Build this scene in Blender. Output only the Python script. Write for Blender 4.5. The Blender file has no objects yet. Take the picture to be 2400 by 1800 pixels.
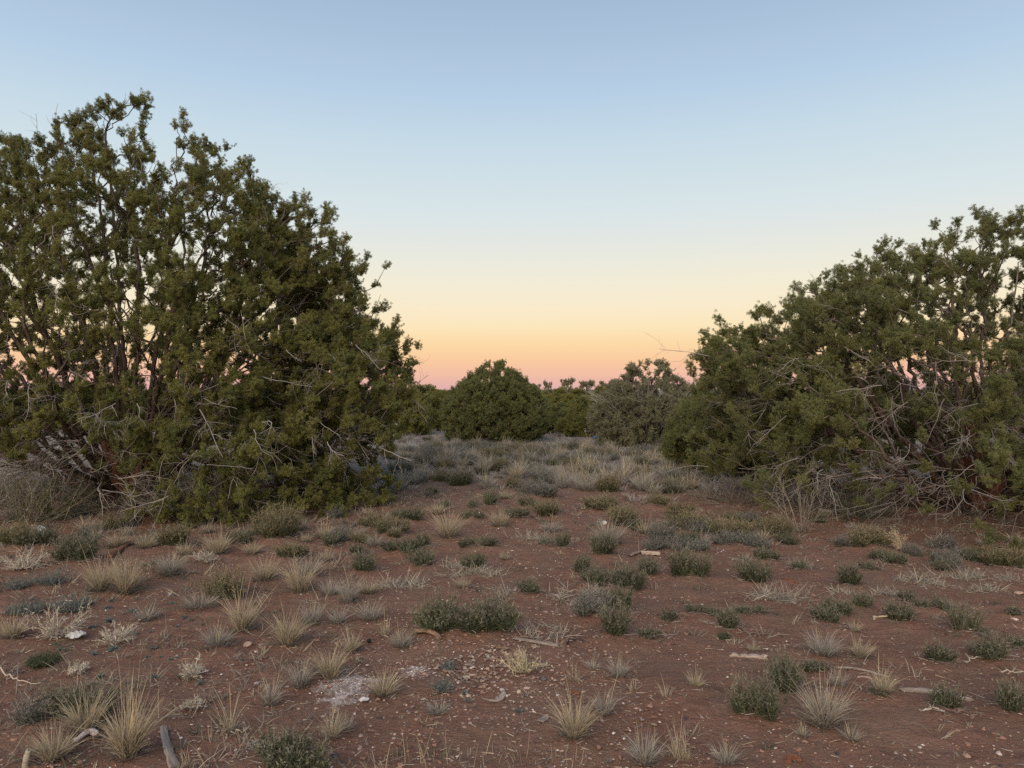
import bpy, math
import numpy as np

# ------------------------------------------------------------------ camera, sky, light
scene = bpy.context.scene
F_PX, CX, CY, EYE = 1733.0, 1200.0, 912.0, 1.6       # photograph geometry (2400 x 1800)
cam_data = bpy.data.cameras.new("camera")
cam_data.sensor_width = 36.0
cam_data.lens = 36.0 * F_PX / 2400.0
cam_data.clip_start = 0.05
cam_data.clip_end = 6000.0
cam = bpy.data.objects.new("camera", cam_data)
scene.collection.objects.link(cam)
cam.location = (0, 0, EYE)
cam.rotation_euler = (math.radians(90) + math.atan((CY - 900.0) / F_PX), 0, 0)
scene.camera = cam

def lin(r, g, b):
    f = lambda c: (c / 255 / 12.92) if c <= 10.3 else ((c / 255 + 0.055) / 1.055) ** 2.4
    return (f(r), f(g), f(b))

world = bpy.data.worlds.new("World")
scene.world = world
world.use_nodes = True
nt = world.node_tree
nt.nodes.clear()
w_out = nt.nodes.new("ShaderNodeOutputWorld")
w_bg = nt.nodes.new("ShaderNodeBackground")
w_tc = nt.nodes.new("ShaderNodeTexCoord")
w_sep = nt.nodes.new("ShaderNodeSeparateXYZ")
w_ramp = nt.nodes.new("ShaderNodeValToRGB")
nt.links.new(w_tc.outputs["Generated"], w_sep.inputs[0])
nt.links.new(w_sep.outputs["Z"], w_ramp.inputs[0])
nt.links.new(w_ramp.outputs[0], w_bg.inputs[0])
nt.links.new(w_bg.outputs[0], w_out.inputs[0])
w_bg.inputs[1].default_value = 1.0
# dusk sky by elevation: rose at the horizon, peach, pale yellow, then blue to the zenith
SKY = [(912, (222, 176, 172)), (900, (231, 181, 170)), (878, (242, 190, 166)), (845, (250, 203, 159)),
       (805, (253, 218, 168)), (765, (252, 231, 189)), (720, (249, 235, 204)), (665, (243, 236, 214)),
       (610, (234, 234, 222)), (555, (226, 231, 228)), (499, (217, 229, 232)), (416, (208, 224, 231)),
       (333, (198, 218, 231)), (222, (183, 207, 229)), (111, (173, 196, 221)), (0, (164, 187, 214))]
ramp = w_ramp.color_ramp
ramp.interpolation = 'LINEAR'
stops = [(math.sin(math.atan((CY - y) / F_PX)), lin(*c)) for y, c in SKY]
stops += [(0.62, lin(146, 171, 208)), (1.0, lin(128, 155, 198))]
ramp.elements[0].position = 0.0
ramp.elements[0].color = (*stops[0][1], 1)
ramp.elements[1].position = 1.0
ramp.elements[1].color = (*stops[-1][1], 1)
for p, c in stops[1:-1]:
    e = ramp.elements.new(p)
    e.color = (*c, 1)

front_fill_data = bpy.data.lights.new("front_fill", 'SUN')  # added soft warm fill from behind the camera to lift the foliage
front_fill_data.energy = 3.4
front_fill_data.angle = math.radians(60)
front_fill_data.color = (1.0, 0.86, 0.70)
front_fill = bpy.data.objects.new("front_fill", front_fill_data)
scene.collection.objects.link(front_fill)
front_fill.rotation_euler = (math.radians(60), 0, math.radians(-20))

scene.view_settings.view_transform = 'Standard'
scene.view_settings.look = 'None'
scene.view_settings.exposure = 0.0
scene.view_settings.gamma = 1.0
scene.view_settings.use_curve_mapping = False
scene.render.engine = 'CYCLES'
scene.cycles.max_bounces = 6
scene.cycles.diffuse_bounces = 4
scene.cycles.use_denoising = False

# ------------------------------------------------------------------ helpers
rng = np.random.default_rng(7)
COL = scene.collection

def link(o, parent=None):
    COL.objects.link(o)
    if parent is not None:
        o.parent = parent
    return o

def sized(v, a, b, names):
    return names[0] if v < a else names[1] if v < b else names[2]

def tag(o, label=None, cat=None, group=None, kind=None):
    if label: o["label"] = label
    if cat: o["category"] = cat
    if group: o["group"] = group
    if kind: o["kind"] = kind
    return o

def empty(name, loc, label, cat, group=None):
    o = bpy.data.objects.new(name, None)
    o.empty_display_size = 0.2
    o.location = loc
    link(o)
    return tag(o, label, cat, group)

class Acc:
    """collects triangles with a colour per vertex"""
    def __init__(s):
        s.v, s.f, s.c, s.n = [], [], [], 0
    def add(s, v, f, c):
        v = np.asarray(v, float).reshape(-1, 3); f = np.asarray(f, int).reshape(-1, 3)
        c = np.broadcast_to(np.asarray(c, float), (len(v), 3))
        s.v.append(v); s.f.append(f + s.n); s.c.append(c); s.n += len(v)
    def mesh(s, name, mat, smooth=False):
        v = np.concatenate(s.v); f = np.concatenate(s.f); c = np.concatenate(s.c)
        return make_mesh(name, v, f, c, mat, smooth)

def make_mesh(name, v, f, c, mat, smooth=False):
    m = bpy.data.meshes.new(name)
    m.vertices.add(len(v)); m.vertices.foreach_set("co", np.ascontiguousarray(v, np.float32).ravel())
    k = f.shape[1]
    m.loops.add(f.size); m.loops.foreach_set("vertex_index", np.ascontiguousarray(f, np.int32).ravel())
    m.polygons.add(len(f)); m.polygons.foreach_set("loop_start", np.arange(0, f.size, k, dtype=np.int32))
    m.update(calc_edges=True)
    m.polygons.foreach_set("use_smooth", np.full(len(f), smooth))
    if c is not None:
        a = m.attributes.new("tint", 'FLOAT_COLOR', 'POINT')
        a.data.foreach_set("color", np.concatenate([c, np.ones((len(c), 1))], 1).astype(np.float32).ravel())
    m.materials.append(mat)
    m.update()
    return m

def obj(name, mesh, parent=None, loc=(0, 0, 0)):
    o = bpy.data.objects.new(name, mesh)
    o.location = loc
    return link(o, parent)

def unit(a):
    return a / np.maximum(np.linalg.norm(a, axis=-1, keepdims=True), 1e-9)

def rdir(n, r=rng):
    return unit(r.normal(size=(n, 3)))

def _hash(ix, iy, iz, seed):
    h = (ix * 374761393 + iy * 668265263 + iz * 2147483647 + seed * 1274126177) & 0xFFFFFFFF
    h = ((h ^ (h >> 13)) * 1274126177) & 0xFFFFFFFF
    return ((h ^ (h >> 16)) & 0xFFFF) / 65535.0

def noise3(x, y, z, seed=0):
    x, y, z = np.broadcast_arrays(np.asarray(x, float), np.asarray(y, float), np.asarray(z, float))
    ix, iy, iz = np.floor(x).astype(np.int64), np.floor(y).astype(np.int64), np.floor(z).astype(np.int64)
    fx, fy, fz = x - ix, y - iy, z - iz
    fx, fy, fz = (t * t * (3 - 2 * t) for t in (fx, fy, fz))
    out = 0
    for dx in (0, 1):
        for dy in (0, 1):
            for dz in (0, 1):
                w = (fx if dx else 1 - fx) * (fy if dy else 1 - fy) * (fz if dz else 1 - fz)
                out = out + w * _hash(ix + dx, iy + dy, iz + dz, seed)
    return out

def noise2(x, y, seed=0):
    return noise3(x, y, 0.5, seed)

# ------------------------------------------------------------------ materials
def new_mat(name):
    m = bpy.data.materials.new(name)
    m.use_nodes = True
    t = m.node_tree
    b = t.nodes["Principled BSDF"]
    return m, t, b

def N(t, kind, **kw):
    n = t.nodes.new(kind)
    for k, v in kw.items():
        setattr(n, k, v)
    return n

def tint_mat(name, rough=0.8, spec=0.2, translucent=0.0, grain=0.0, grain_scale=60.0):
    m, t, b = new_mat(name)
    a = N(t, "ShaderNodeAttribute", attribute_name="tint")
    src = a.outputs["Color"]
    if grain:
        g = N(t, "ShaderNodeTexCoord")
        nz = N(t, "ShaderNodeTexNoise"); nz.inputs["Scale"].default_value = grain_scale; nz.inputs["Detail"].default_value = 4
        t.links.new(g.outputs["Object"], nz.inputs["Vector"])
        mr = N(t, "ShaderNodeMapRange"); mr.inputs["From Min"].default_value = 0.3; mr.inputs["From Max"].default_value = 0.7
        mr.inputs["To Min"].default_value = 1 - grain; mr.inputs["To Max"].default_value = 1 + grain
        t.links.new(nz.outputs["Fac"], mr.inputs["Value"])
        mx = N(t, "ShaderNodeMix", data_type='RGBA', blend_type='MULTIPLY'); mx.inputs["Factor"].default_value = 1
        t.links.new(src, mx.inputs["A"]); t.links.new(mr.outputs[0], mx.inputs["B"])
        src = mx.outputs["Result"]
        bp = N(t, "ShaderNodeBump"); bp.inputs["Strength"].default_value = 0.5; bp.inputs["Distance"].default_value = 0.01
        t.links.new(nz.outputs["Fac"], bp.inputs["Height"]); t.links.new(bp.outputs[0], b.inputs["Normal"])
    t.links.new(src, b.inputs["Base Color"])
    b.inputs["Roughness"].default_value = rough
    b.inputs["Specular IOR Level"].default_value = spec
    if translucent:
        tr = N(t, "ShaderNodeBsdfTranslucent")
        t.links.new(src, tr.inputs["Color"])
        mx = N(t, "ShaderNodeMixShader"); mx.inputs[0].default_value = translucent
        t.links.new(b.outputs[0], mx.inputs[1]); t.links.new(tr.outputs[0], mx.inputs[2])
        t.links.new(mx.outputs[0], t.nodes["Material Output"].inputs["Surface"])
    return m

M_LEAF = tint_mat("juniper_foliage", 0.75, 0.15, 0.3)
M_BLADE = tint_mat("dry_blades", 0.8, 0.15, 0.3)
M_STONE = tint_mat("stones", 0.85, 0.2, 0.0, 0.25, 40)
M_PEBBLE = tint_mat("pebbles", 0.85, 0.2)
M_TWIG = tint_mat("dead_twigs", 0.85, 0.15)
M_TRASH = tint_mat("weathered_plastic", 0.55, 0.35, 0.0, 0.06, 25)

def bark_mat():
    m, t, b = new_mat("shreddy_bark")
    tc = N(t, "ShaderNodeTexCoord")
    at = N(t, "ShaderNodeAttribute", attribute_name="tint")
    mp = N(t, "ShaderNodeMapping"); mp.inputs["Scale"].default_value = (38, 38, 5)
    nz = N(t, "ShaderNodeTexNoise"); nz.inputs["Scale"].default_value = 1.0; nz.inputs["Detail"].default_value = 6; nz.inputs["Distortion"].default_value = 0.6
    t.links.new(tc.outputs["Object"], mp.inputs[0]); t.links.new(mp.outputs[0], nz.inputs["Vector"])
    mr = N(t, "ShaderNodeMapRange"); mr.inputs["From Min"].default_value = 0.32; mr.inputs["From Max"].default_value = 0.7
    mr.inputs["To Min"].default_value = 0.45; mr.inputs["To Max"].default_value = 1.5
    t.links.new(nz.outputs["Fac"], mr.inputs["Value"])
    mx = N(t, "ShaderNodeMix", data_type='RGBA', blend_type='MULTIPLY'); mx.inputs["Factor"].default_value = 1
    t.links.new(at.outputs["Color"], mx.inputs["A"]); t.links.new(mr.outputs[0], mx.inputs["B"])
    t.links.new(mx.outputs["Result"], b.inputs["Base Color"])
    bp = N(t, "ShaderNodeBump"); bp.inputs["Strength"].default_value = 0.9; bp.inputs["Distance"].default_value = 0.03
    t.links.new(nz.outputs["Fac"], bp.inputs["Height"]); t.links.new(bp.outputs[0], b.inputs["Normal"])
    b.inputs["Roughness"].default_value = 0.9; b.inputs["Specular IOR Level"].default_value = 0.1
    return m
M_BARK = bark_mat()

def wood_mat(name, c0, c1):
    m, t, b = new_mat(name)
    tc = N(t, "ShaderNodeTexCoord")
    mp = N(t, "ShaderNodeMapping"); mp.inputs["Scale"].default_value = (4, 70, 70)
    nz = N(t, "ShaderNodeTexNoise"); nz.inputs["Scale"].default_value = 1.0; nz.inputs["Detail"].default_value = 5; nz.inputs["Distortion"].default_value = 0.8
    t.links.new(tc.outputs["Object"], mp.inputs[0]); t.links.new(mp.outputs[0], nz.inputs["Vector"])
    cr = N(t, "ShaderNodeValToRGB")
    cr.color_ramp.elements[0].position = 0.35; cr.color_ramp.elements[0].color = (*c0, 1)
    cr.color_ramp.elements[1].position = 0.68; cr.color_ramp.elements[1].color = (*c1, 1)
    t.links.new(nz.outputs["Fac"], cr.inputs[0]); t.links.new(cr.outputs[0], b.inputs["Base Color"])
    bp = N(t, "ShaderNodeBump"); bp.inputs["Strength"].default_value = 0.6; bp.inputs["Distance"].default_value = 0.006
    t.links.new(nz.outputs["Fac"], bp.inputs["Height"]); t.links.new(bp.outputs[0], b.inputs["Normal"])
    b.inputs["Roughness"].default_value = 0.9; b.inputs["Specular IOR Level"].default_value = 0.15
    return m
M_WOOD_GREY = wood_mat("weathered_grey_wood", (0.16, 0.125, 0.10), (0.34, 0.28, 0.23))
M_WOOD_PALE = wood_mat("split_pale_wood", (0.28, 0.20, 0.15), (0.50, 0.39, 0.30))
M_WOOD_RED = wood_mat("rusty_brown_wood", (0.11, 0.045, 0.025), (0.24, 0.11, 0.065))
M_WOOD_BROWN = wood_mat("brown_bark_strip", (0.14, 0.085, 0.055), (0.32, 0.21, 0.145))

# ------------------------------------------------------------------ ground placement
SHIFT = []     # (x, y, radius, height) soil mounds held by plants
def height(x, y):
    x = np.asarray(x, float); y = np.asarray(y, float)
    near = np.clip(1 - (y - 30) / 40, 0.15, 1)
    h = 0.16 * (noise2(x * 0.23, y * 0.23, 3) - 0.5) * np.clip((y - 3) / 8, 0.3, 1) * near
    h = h + 0.05 * (noise2(x * 0.9, y * 0.9, 5) - 0.5)
    h = h + 0.028 * (noise2(x * 2.6, y * 2.6, 9) - 0.5)
    h = h - 0.014 * np.clip(y - 26, 0, 60)
    return h

def at(px, py):
    """ground point that the photograph shows at this pixel"""
    ux, uz = (px - CX) / F_PX, (CY - py) / F_PX
    d = EYE / max(-uz, 1e-4)
    for _ in range(6):
        d = (EYE - float(height(ux * d, d))) / max(-uz, 1e-4)
    return ux * d, d

# ------------------------------------------------------------------ shape builders
def blades(acc, base, dirs, length, width, bend, nseg, c0, c1, r=rng, power=0.8, cpow=1.0):
    """curved tapering ribbons; bend is a displacement (n,3) reached at the tip, growing with t^2"""
    n = len(base)
    t = np.linspace(0, 1, nseg + 1)
    side = unit(np.cross(dirs, rdir(n, r)))
    length = np.broadcast_to(length, (n,)); width = np.broadcast_to(width, (n,))
    P = base[:, None] + dirs[:, None] * (length[:, None] * t)[..., None] + bend[:, None] * (t ** 2)[None, :, None]
    w = width[:, None] * np.maximum(1 - t, 0)[None] ** power * 0.5
    L = P[:, :-1] - side[:, None] * w[:, :-1, None]
    R = P[:, :-1] + side[:, None] * w[:, :-1, None]
    k = 2 * nseg + 1
    V = np.empty((n, k, 3)); V[:, 0:-1:2] = L; V[:, 1:-1:2] = R; V[:, -1] = P[:, -1]
    tc = np.concatenate([np.repeat(t[:-1], 2), [1.0]]) ** cpow
    c0 = np.broadcast_to(c0, (n, 3)); c1 = np.broadcast_to(c1, (n, 3))
    C = c0[:, None] * (1 - tc)[None, :, None] + c1[:, None] * tc[None, :, None]
    tri = []
    for i in range(nseg - 1):
        a = 2 * i
        tri += [(a, a + 1, a + 3), (a, a + 3, a + 2)]
    a = 2 * (nseg - 1)
    tri.append((a, a + 1, a + 2))
    tri = np.array(tri)
    Fc = (np.arange(n) * k)[:, None, None] + tri[None]
    acc.add(V, Fc, C.reshape(-1, 3))
    return P

def tube(acc, pts, rad, sides, col):
    pts = np.asarray(pts, float); n = len(pts)
    rad = np.broadcast_to(rad, (n,))
    tan = unit(np.gradient(pts, axis=0))
    ref = np.array([0.0, 0, 1.0]) if abs(tan[:, 2]).mean() < 0.8 else np.array([1.0, 0, 0])
    s1 = unit(np.cross(tan, ref)); s2 = np.cross(tan, s1)
    a = np.arange(sides) / sides * 2 * np.pi
    ring = pts[:, None] + rad[:, None, None] * (np.cos(a)[None, :, None] * s1[:, None] + np.sin(a)[None, :, None] * s2[:, None])
    i = np.arange(n - 1)[:, None] * sides
    j = np.arange(sides)[None]
    q0, q1 = i + j, i + (j + 1) % sides
    q2, q3 = q1 + sides, q0 + sides
    f = np.concatenate([np.stack([q0, q1, q2], -1).reshape(-1, 3), np.stack([q0, q2, q3], -1).reshape(-1, 3)])
    col = np.asarray(col, float)
    if col.ndim == 2:
        col = np.repeat(col, sides, 0)
    acc.add(ring, f, col)

def smooth_path(p, sub=3, jit=0.0, r=rng):
    p = np.asarray(p, float)
    if len(p) < 3:
        t = np.linspace(0, 1, sub + 1)[:, None]
        q = p[0] * (1 - t) + p[-1] * t
    else:
        e = np.vstack([2 * p[0] - p[1], p, 2 * p[-1] - p[-2]])
        t = np.linspace(0, 1, sub, endpoint=False)[:, None]
        out = []
        for i in range(len(p) - 1):
            a, b, c, d = e[i:i + 4]
            out.append(0.5 * (2 * b + (c - a) * t + (2 * a - 5 * b + 4 * c - d) * t ** 2 + (3 * b - a - 3 * c + d) * t ** 3))
        q = np.vstack(out + [p[-1:]])
    if jit and len(q) > 2:
        q[1:-1] += r.normal(size=q[1:-1].shape) * jit
    return q

# ------------------------------------------------------------------ trees
def grow(stems, targets, bf=0.35):
    """balanced spanning tree: stems are polylines from the base; targets are joined one by one"""
    pos, par, plen = [], [], []
    for s in stems:
        prev = -1
        for i, p in enumerate(s):
            if i == 0 and pos:
                prev = 0
                continue
            pos.append(np.asarray(p, float)); par.append(prev)
            plen.append(0 if prev < 0 else plen[prev] + np.linalg.norm(pos[prev] - pos[-1]))
            prev = len(pos) - 1
    ns = len(pos); n = len(targets)
    P = np.vstack([np.array(pos), targets])
    par = np.concatenate([np.array(par), np.full(n, -1)]); pl = np.concatenate([np.array(plen), np.zeros(n)])
    best = np.full(n, 1e9); bp = np.zeros(n, int)
    def relax(k):
        d = np.linalg.norm(targets - P[k], axis=1)
        c = d + bf * pl[k]
        m = c < best
        best[m] = c[m]; bp[m] = k
    for k in range(1, ns):
        relax(k)
    done = np.zeros(n, bool)
    for _ in range(n):
        i = int(np.argmin(np.where(done, 1e9, best)))
        done[i] = True
        k = ns + i
        par[k] = bp[i]; pl[k] = pl[bp[i]] + np.linalg.norm(P[k] - P[bp[i]])
        d = np.linalg.norm(targets - P[k], axis=1)
        c = d + bf * pl[k]
        m = (~done) & (c < best)
        best[m] = c[m]; bp[m] = k
    return P, par, ns, pl

def limbs(acc, P, par, pl, r_tip, r_pow, c_trunk, c_twig, r, sub=3, rmax=0.14, jit=0.12):
    n = len(P)
    kids = [[] for _ in range(n)]
    for i in range(1, n):
        kids[par[i]].append(i)
    cnt = np.ones(n)
    for i in np.argsort(-pl):
        if par[i] >= 0:
            cnt[par[i]] += cnt[i]
    rad = np.minimum(r_tip * cnt ** r_pow, rmax)
    c_trunk, c_twig = np.array(c_trunk), np.array(c_twig)
    stack = [(0, k) for k in kids[0]]
    while stack:
        a, b = stack.pop()
        chain = [a, b]
        while kids[chain[-1]]:
            ks = sorted(kids[chain[-1]], key=lambda k: -cnt[k])
            for o in ks[1:]:
                stack.append((chain[-1], o))
            chain.append(ks[0])
        rr = rad[chain].copy(); rr[0] = min(rr[0], rr[1] * 1.15)
        pts = P[chain]
        seg = np.linalg.norm(pts[1] - pts[0])
        q = smooth_path(pts, sub, 0, r)
        rq = np.interp(np.linspace(0, 1, len(q)), np.linspace(0, 1, len(rr)), rr)
        if len(q) > 2:
            q[1:-1] += r.normal(size=q[1:-1].shape) * np.minimum(jit * seg, 0.012 if rr[1] > .03 else .03)
        rq[-1] *= 0.5
        sides = 9 if rr[1] > 0.05 else (6 if rr[1] > 0.02 else (4 if rr[1] > 0.009 else 3))
        w = np.clip((rq - 0.006) / 0.03, 0, 1)[:, None]
        col = c_twig * (1 - w) + c_trunk * w
        col = col * (0.85 + 0.3 * r.random())
        if rr[1] > 0.04:
            rq = rq * (1 + 0.12 * r.normal(size=len(rq)))
        tube(acc, q, rq, sides, col)
    return kids, cnt

def kites(acc, o, dd, ln, wd, cc, r):
    m = len(o)
    s = unit(np.cross(dd, rdir(m, r))) * (wd * .5)[:, None]
    V = np.stack([o - s, o + s, o + dd * ln[:, None]], 1)
    acc.add(V, np.arange(m * 3).reshape(-1, 3), np.repeat(cc, 3, 0))

def foliage(acc, centers, dirs, R, T, K, L, W, palette, r, tuft=0.035, plume=1.6):
    """plumes: each clump is T small dense tufts strung along its own axis, each tuft a burst of K scale-leaf twiglets"""
    n = len(centers)
    R = np.broadcast_to(R, (n,))
    pal = np.array(palette)
    pick = pal[r.integers(0, len(pal), n)] * (0.82 + 0.36 * r.random((n, 1)))
    i = np.repeat(np.arange(n), T)
    a = r.uniform(-.75, 1.0, n * T)
    taper = np.sqrt(np.clip(1.05 - np.abs(a), 0.05, 1))
    tc = centers[i] + dirs[i] * (a * R[i] * plume * .75)[:, None] + rdir(n * T, r) * (R[i] * .62 * taper * r.random(n * T) ** .5)[:, None]
    ax = unit(dirs[i] * .9 + unit(tc - centers[i]) * .5 + rdir(n * T, r) * .35)
    tcol = pick[i] * (0.86 + 0.28 * r.random((n * T, 1)))
    j = np.repeat(np.arange(n * T), K)
    m = len(j)
    d = unit(ax[j] * .75 + rdir(m, r))
    o = tc[j] + rdir(m, r) * (tuft * r.random(m) ** .5)[:, None]
    kites(acc, o, d, L * (.7 + .6 * r.random(m)), W * (.7 + .6 * r.random(m)), tcol[j] * (.74 + .52 * r.random((m, 1))), r)

def dead_branch(acc, start, direction, length, r, rad=0.008, depth=2, droop=0.25, col=(0.28, 0.24, 0.21), kids=5, curl=0.22, floor=0.02):
    n = 4 + 2 * depth
    d = np.array(direction, float); d /= max(np.linalg.norm(d), 1e-6)
    w = np.cumsum(r.normal(size=(n, 3)), 0) * (curl * 1.1 / n ** .5)
    t = (np.arange(n) + 1) / n
    D = d + w; D[:, 2] -= droop * (t - .9 * np.clip(t - .6, 0, 1))
    D /= np.sqrt((D * D).sum(1, keepdims=True))
    p = np.vstack([[start], np.asarray(start) + np.cumsum(D, 0) * (length / n)])
    if floor is not None:
        p[:, 2] = np.maximum(p[:, 2], floor)
    rr = rad * np.linspace(1, 0.45, n + 1)
    tube(acc, p, rr, 4 if rad > 0.009 else 3, np.array(col) * (0.75 + 0.5 * r.random()))
    if depth > 0:
        for i in r.integers(1, n, kids):
            e = r.normal(size=3); e /= np.linalg.norm(e)
            dead_branch(acc, p[i], D[i - 1] + e * 0.8, length * (0.28 + 0.35 * r.random()), r, rr[i] * 0.68, depth - 1, droop, col, max(2, kids - 2), curl * 1.15, floor)

def envelope(prof, rough=(.74, .30, .26)):
    """prof: dict of side -> [(z, r)] for +x, -x, front (-y), back (+y)"""
    arr = {k: np.array(sorted(v)) for k, v in prof.items()}
    def R(az, z, seed):
        g = lambda k: np.interp(z, arr[k][:, 0], arr[k][:, 1])
        c, s = np.cos(az), np.sin(az)
        rx = np.where(c > 0, g('px'), g('nx')); ry = np.where(s > 0, g('back'), g('front'))
        rr = 1 / np.sqrt((c / np.maximum(rx, .05)) ** 2 + (s / np.maximum(ry, .05)) ** 2)
        lob = noise3(np.cos(az) * 2.2 + 9, np.sin(az) * 2.2 + 9, z * 1.5, seed)
        fine = noise3(np.cos(az) * 6 + 9, np.sin(az) * 6 + 9, z * 3.2, seed + 1)
        return rr * (rough[0] + rough[1] * lob + rough[2] * fine)
    return R, max(a[:, 0].max() for a in arr.values()), max(a[:, 1].max() for a in arr.values())

def crown_points(env, n, r, seed, shell=0.6, inner=0.3, gap=0.42, gap_f=1.2, keep=None, cluster=1, spread_=1.0):
    R, zmax, rmax = env
    out = []; tot = 0
    while tot < n:
        m = n * 6
        p = np.stack([r.uniform(-rmax, rmax, m), r.uniform(-rmax, rmax, m), r.uniform(0.05, zmax, m)], 1)
        az = np.arctan2(p[:, 1], p[:, 0]); rad = np.hypot(p[:, 0], p[:, 1])
        s = rad / R(az, p[:, 2], seed)
        ok = s < 1
        ok &= r.random(m) < np.where(s > shell, 1.0, inner)
        g = noise3(p[:, 0] * gap_f + 31, p[:, 1] * gap_f + 17, p[:, 2] * gap_f * 1.2 + 5, seed + 5)
        ok &= g > gap * np.clip(1.25 - 0.3 * s, 0, 2)
        if keep is not None:
            ok &= r.random(m) < keep(p)
        out.append(p[ok]); tot += ok.sum()
    seeds = np.concatenate(out)[:n]
    if cluster > 1:
        q = np.repeat(seeds[:n // cluster + 1], cluster, 0)[:n]
        q = q + r.normal(size=q.shape) * np.array([.10, .10, .11]) * spread_
        q[:, 2] = np.maximum(q[:, 2], .06)
        return q
    return seeds

def bez(a, b, c, n):
    t = np.linspace(0, 1, n)[:, None]
    return (1 - t) ** 2 * np.array(a) + 2 * t * (1 - t) * np.array(b) + t ** 2 * np.array(c)

# feathery plumes for the two near crowns: a few plume meshes set on thousands of twig ends by geometry nodes
def plume_mat():
    m, t, b = new_mat("juniper_plumes")
    a = N(t, "ShaderNodeAttribute", attribute_name="tint")
    q = N(t, "ShaderNodeAttribute", attribute_name="clump", attribute_type='INSTANCER')
    mx = N(t, "ShaderNodeMix", data_type='RGBA', blend_type='MULTIPLY'); mx.inputs["Factor"].default_value = 1
    t.links.new(a.outputs["Color"], mx.inputs["A"]); t.links.new(q.outputs["Color"], mx.inputs["B"])
    t.links.new(mx.outputs["Result"], b.inputs["Base Color"])
    b.inputs["Roughness"].default_value = .75; b.inputs["Specular IOR Level"].default_value = .15
    tr = N(t, "ShaderNodeBsdfTranslucent"); t.links.new(mx.outputs["Result"], tr.inputs["Color"])
    ms = N(t, "ShaderNodeMixShader"); ms.inputs[0].default_value = .3
    t.links.new(b.outputs[0], ms.inputs[1]); t.links.new(tr.outputs[0], ms.inputs[2])
    t.links.new(ms.outputs[0], t.nodes["Material Output"].inputs["Surface"])
    return m
M_PLUME = plume_mat()

def plume_mesh(seed):
    """one plume about 0.3 m long: sprays fanning up a twig, each set with small bursts of scale leaves"""
    r = np.random.default_rng(seed)
    acc = Acc()
    for k in range(7):
        a = r.random() * 6.283; sp = r.uniform(.15, .85) if k else 0.1
        d = unit(np.array([math.cos(a) * sp, math.sin(a) * sp, 1.0]))
        st = np.array([0, 0, r.uniform(-.12, .02)])
        L = r.uniform(.12, .24)
        nt_ = 6
        for t in np.linspace(.25, 1, nt_):
            c = st + d * L * t + r.normal(size=3) * .022 + np.array([math.cos(a), math.sin(a), .4]) * .03 * t * t
            m = 46
            ax = unit(d + r.normal(size=3) * .35)
            dd = unit(ax * .8 + rdir(m, r))
            o = c + rdir(m, r) * (.038 * r.random(m) ** .5)[:, None]
            sh = (.85 + .3 * r.random()) * (.74 + .52 * r.random((m, 1)))
            kites(acc, o, dd, .026 * (.6 + .8 * r.random(m)), .0090 * (.7 + .6 * r.random(m)), np.ones((m, 3)) * sh, r)
    return acc.mesh("plume", M_PLUME)
PLUMES = []
for q in range(7):
    PLUMES.append(bpy.data.objects.new("plume", plume_mesh(900 + q)))

def plume_nodes():
    g = bpy.data.node_groups.new("plume_crown", 'GeometryNodeTree')
    g.interface.new_socket("Geometry", in_out='INPUT', socket_type='NodeSocketGeometry')
    g.interface.new_socket("Geometry", in_out='OUTPUT', socket_type='NodeSocketGeometry')
    gi, go = g.nodes.new("NodeGroupInput"), g.nodes.new("NodeGroupOutput")
    jn = g.nodes.new("GeometryNodeGeometryToInstance")
    for p in PLUMES:
        oi = g.nodes.new("GeometryNodeObjectInfo"); oi.inputs["Object"].default_value = p; oi.inputs["As Instance"].default_value = False
        gt = g.nodes.new("GeometryNodeGeometryToInstance"); g.links.new(oi.outputs["Geometry"], gt.inputs[0])
        jn2 = g.nodes.new("GeometryNodeJoinGeometry") if p is PLUMES[0] else jn2
        g.links.new(gt.outputs[0], jn2.inputs[0])
    g.nodes.remove(jn)
    iop = g.nodes.new("GeometryNodeInstanceOnPoints"); iop.inputs["Pick Instance"].default_value = True
    def attr(name, tp):
        n = g.nodes.new("GeometryNodeInputNamedAttribute"); n.data_type = tp; n.inputs["Name"].default_value = name
        return next(o for o in n.outputs if o.enabled and o.name == "Attribute")
    g.links.new(gi.outputs[0], iop.inputs["Points"]); g.links.new(jn2.outputs[0], iop.inputs["Instance"])
    g.links.new(attr("pick", 'INT'), iop.inputs["Instance Index"])
    er = g.nodes.new("FunctionNodeEulerToRotation"); g.links.new(attr("euler", 'FLOAT_VECTOR'), er.inputs[0]); g.links.new(er.outputs[0], iop.inputs["Rotation"])
    g.links.new(attr("size", 'FLOAT'), iop.inputs["Scale"])
    g.links.new(iop.outputs[0], go.inputs[0])
    return g
PLUME_NODES = plume_nodes()

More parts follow.
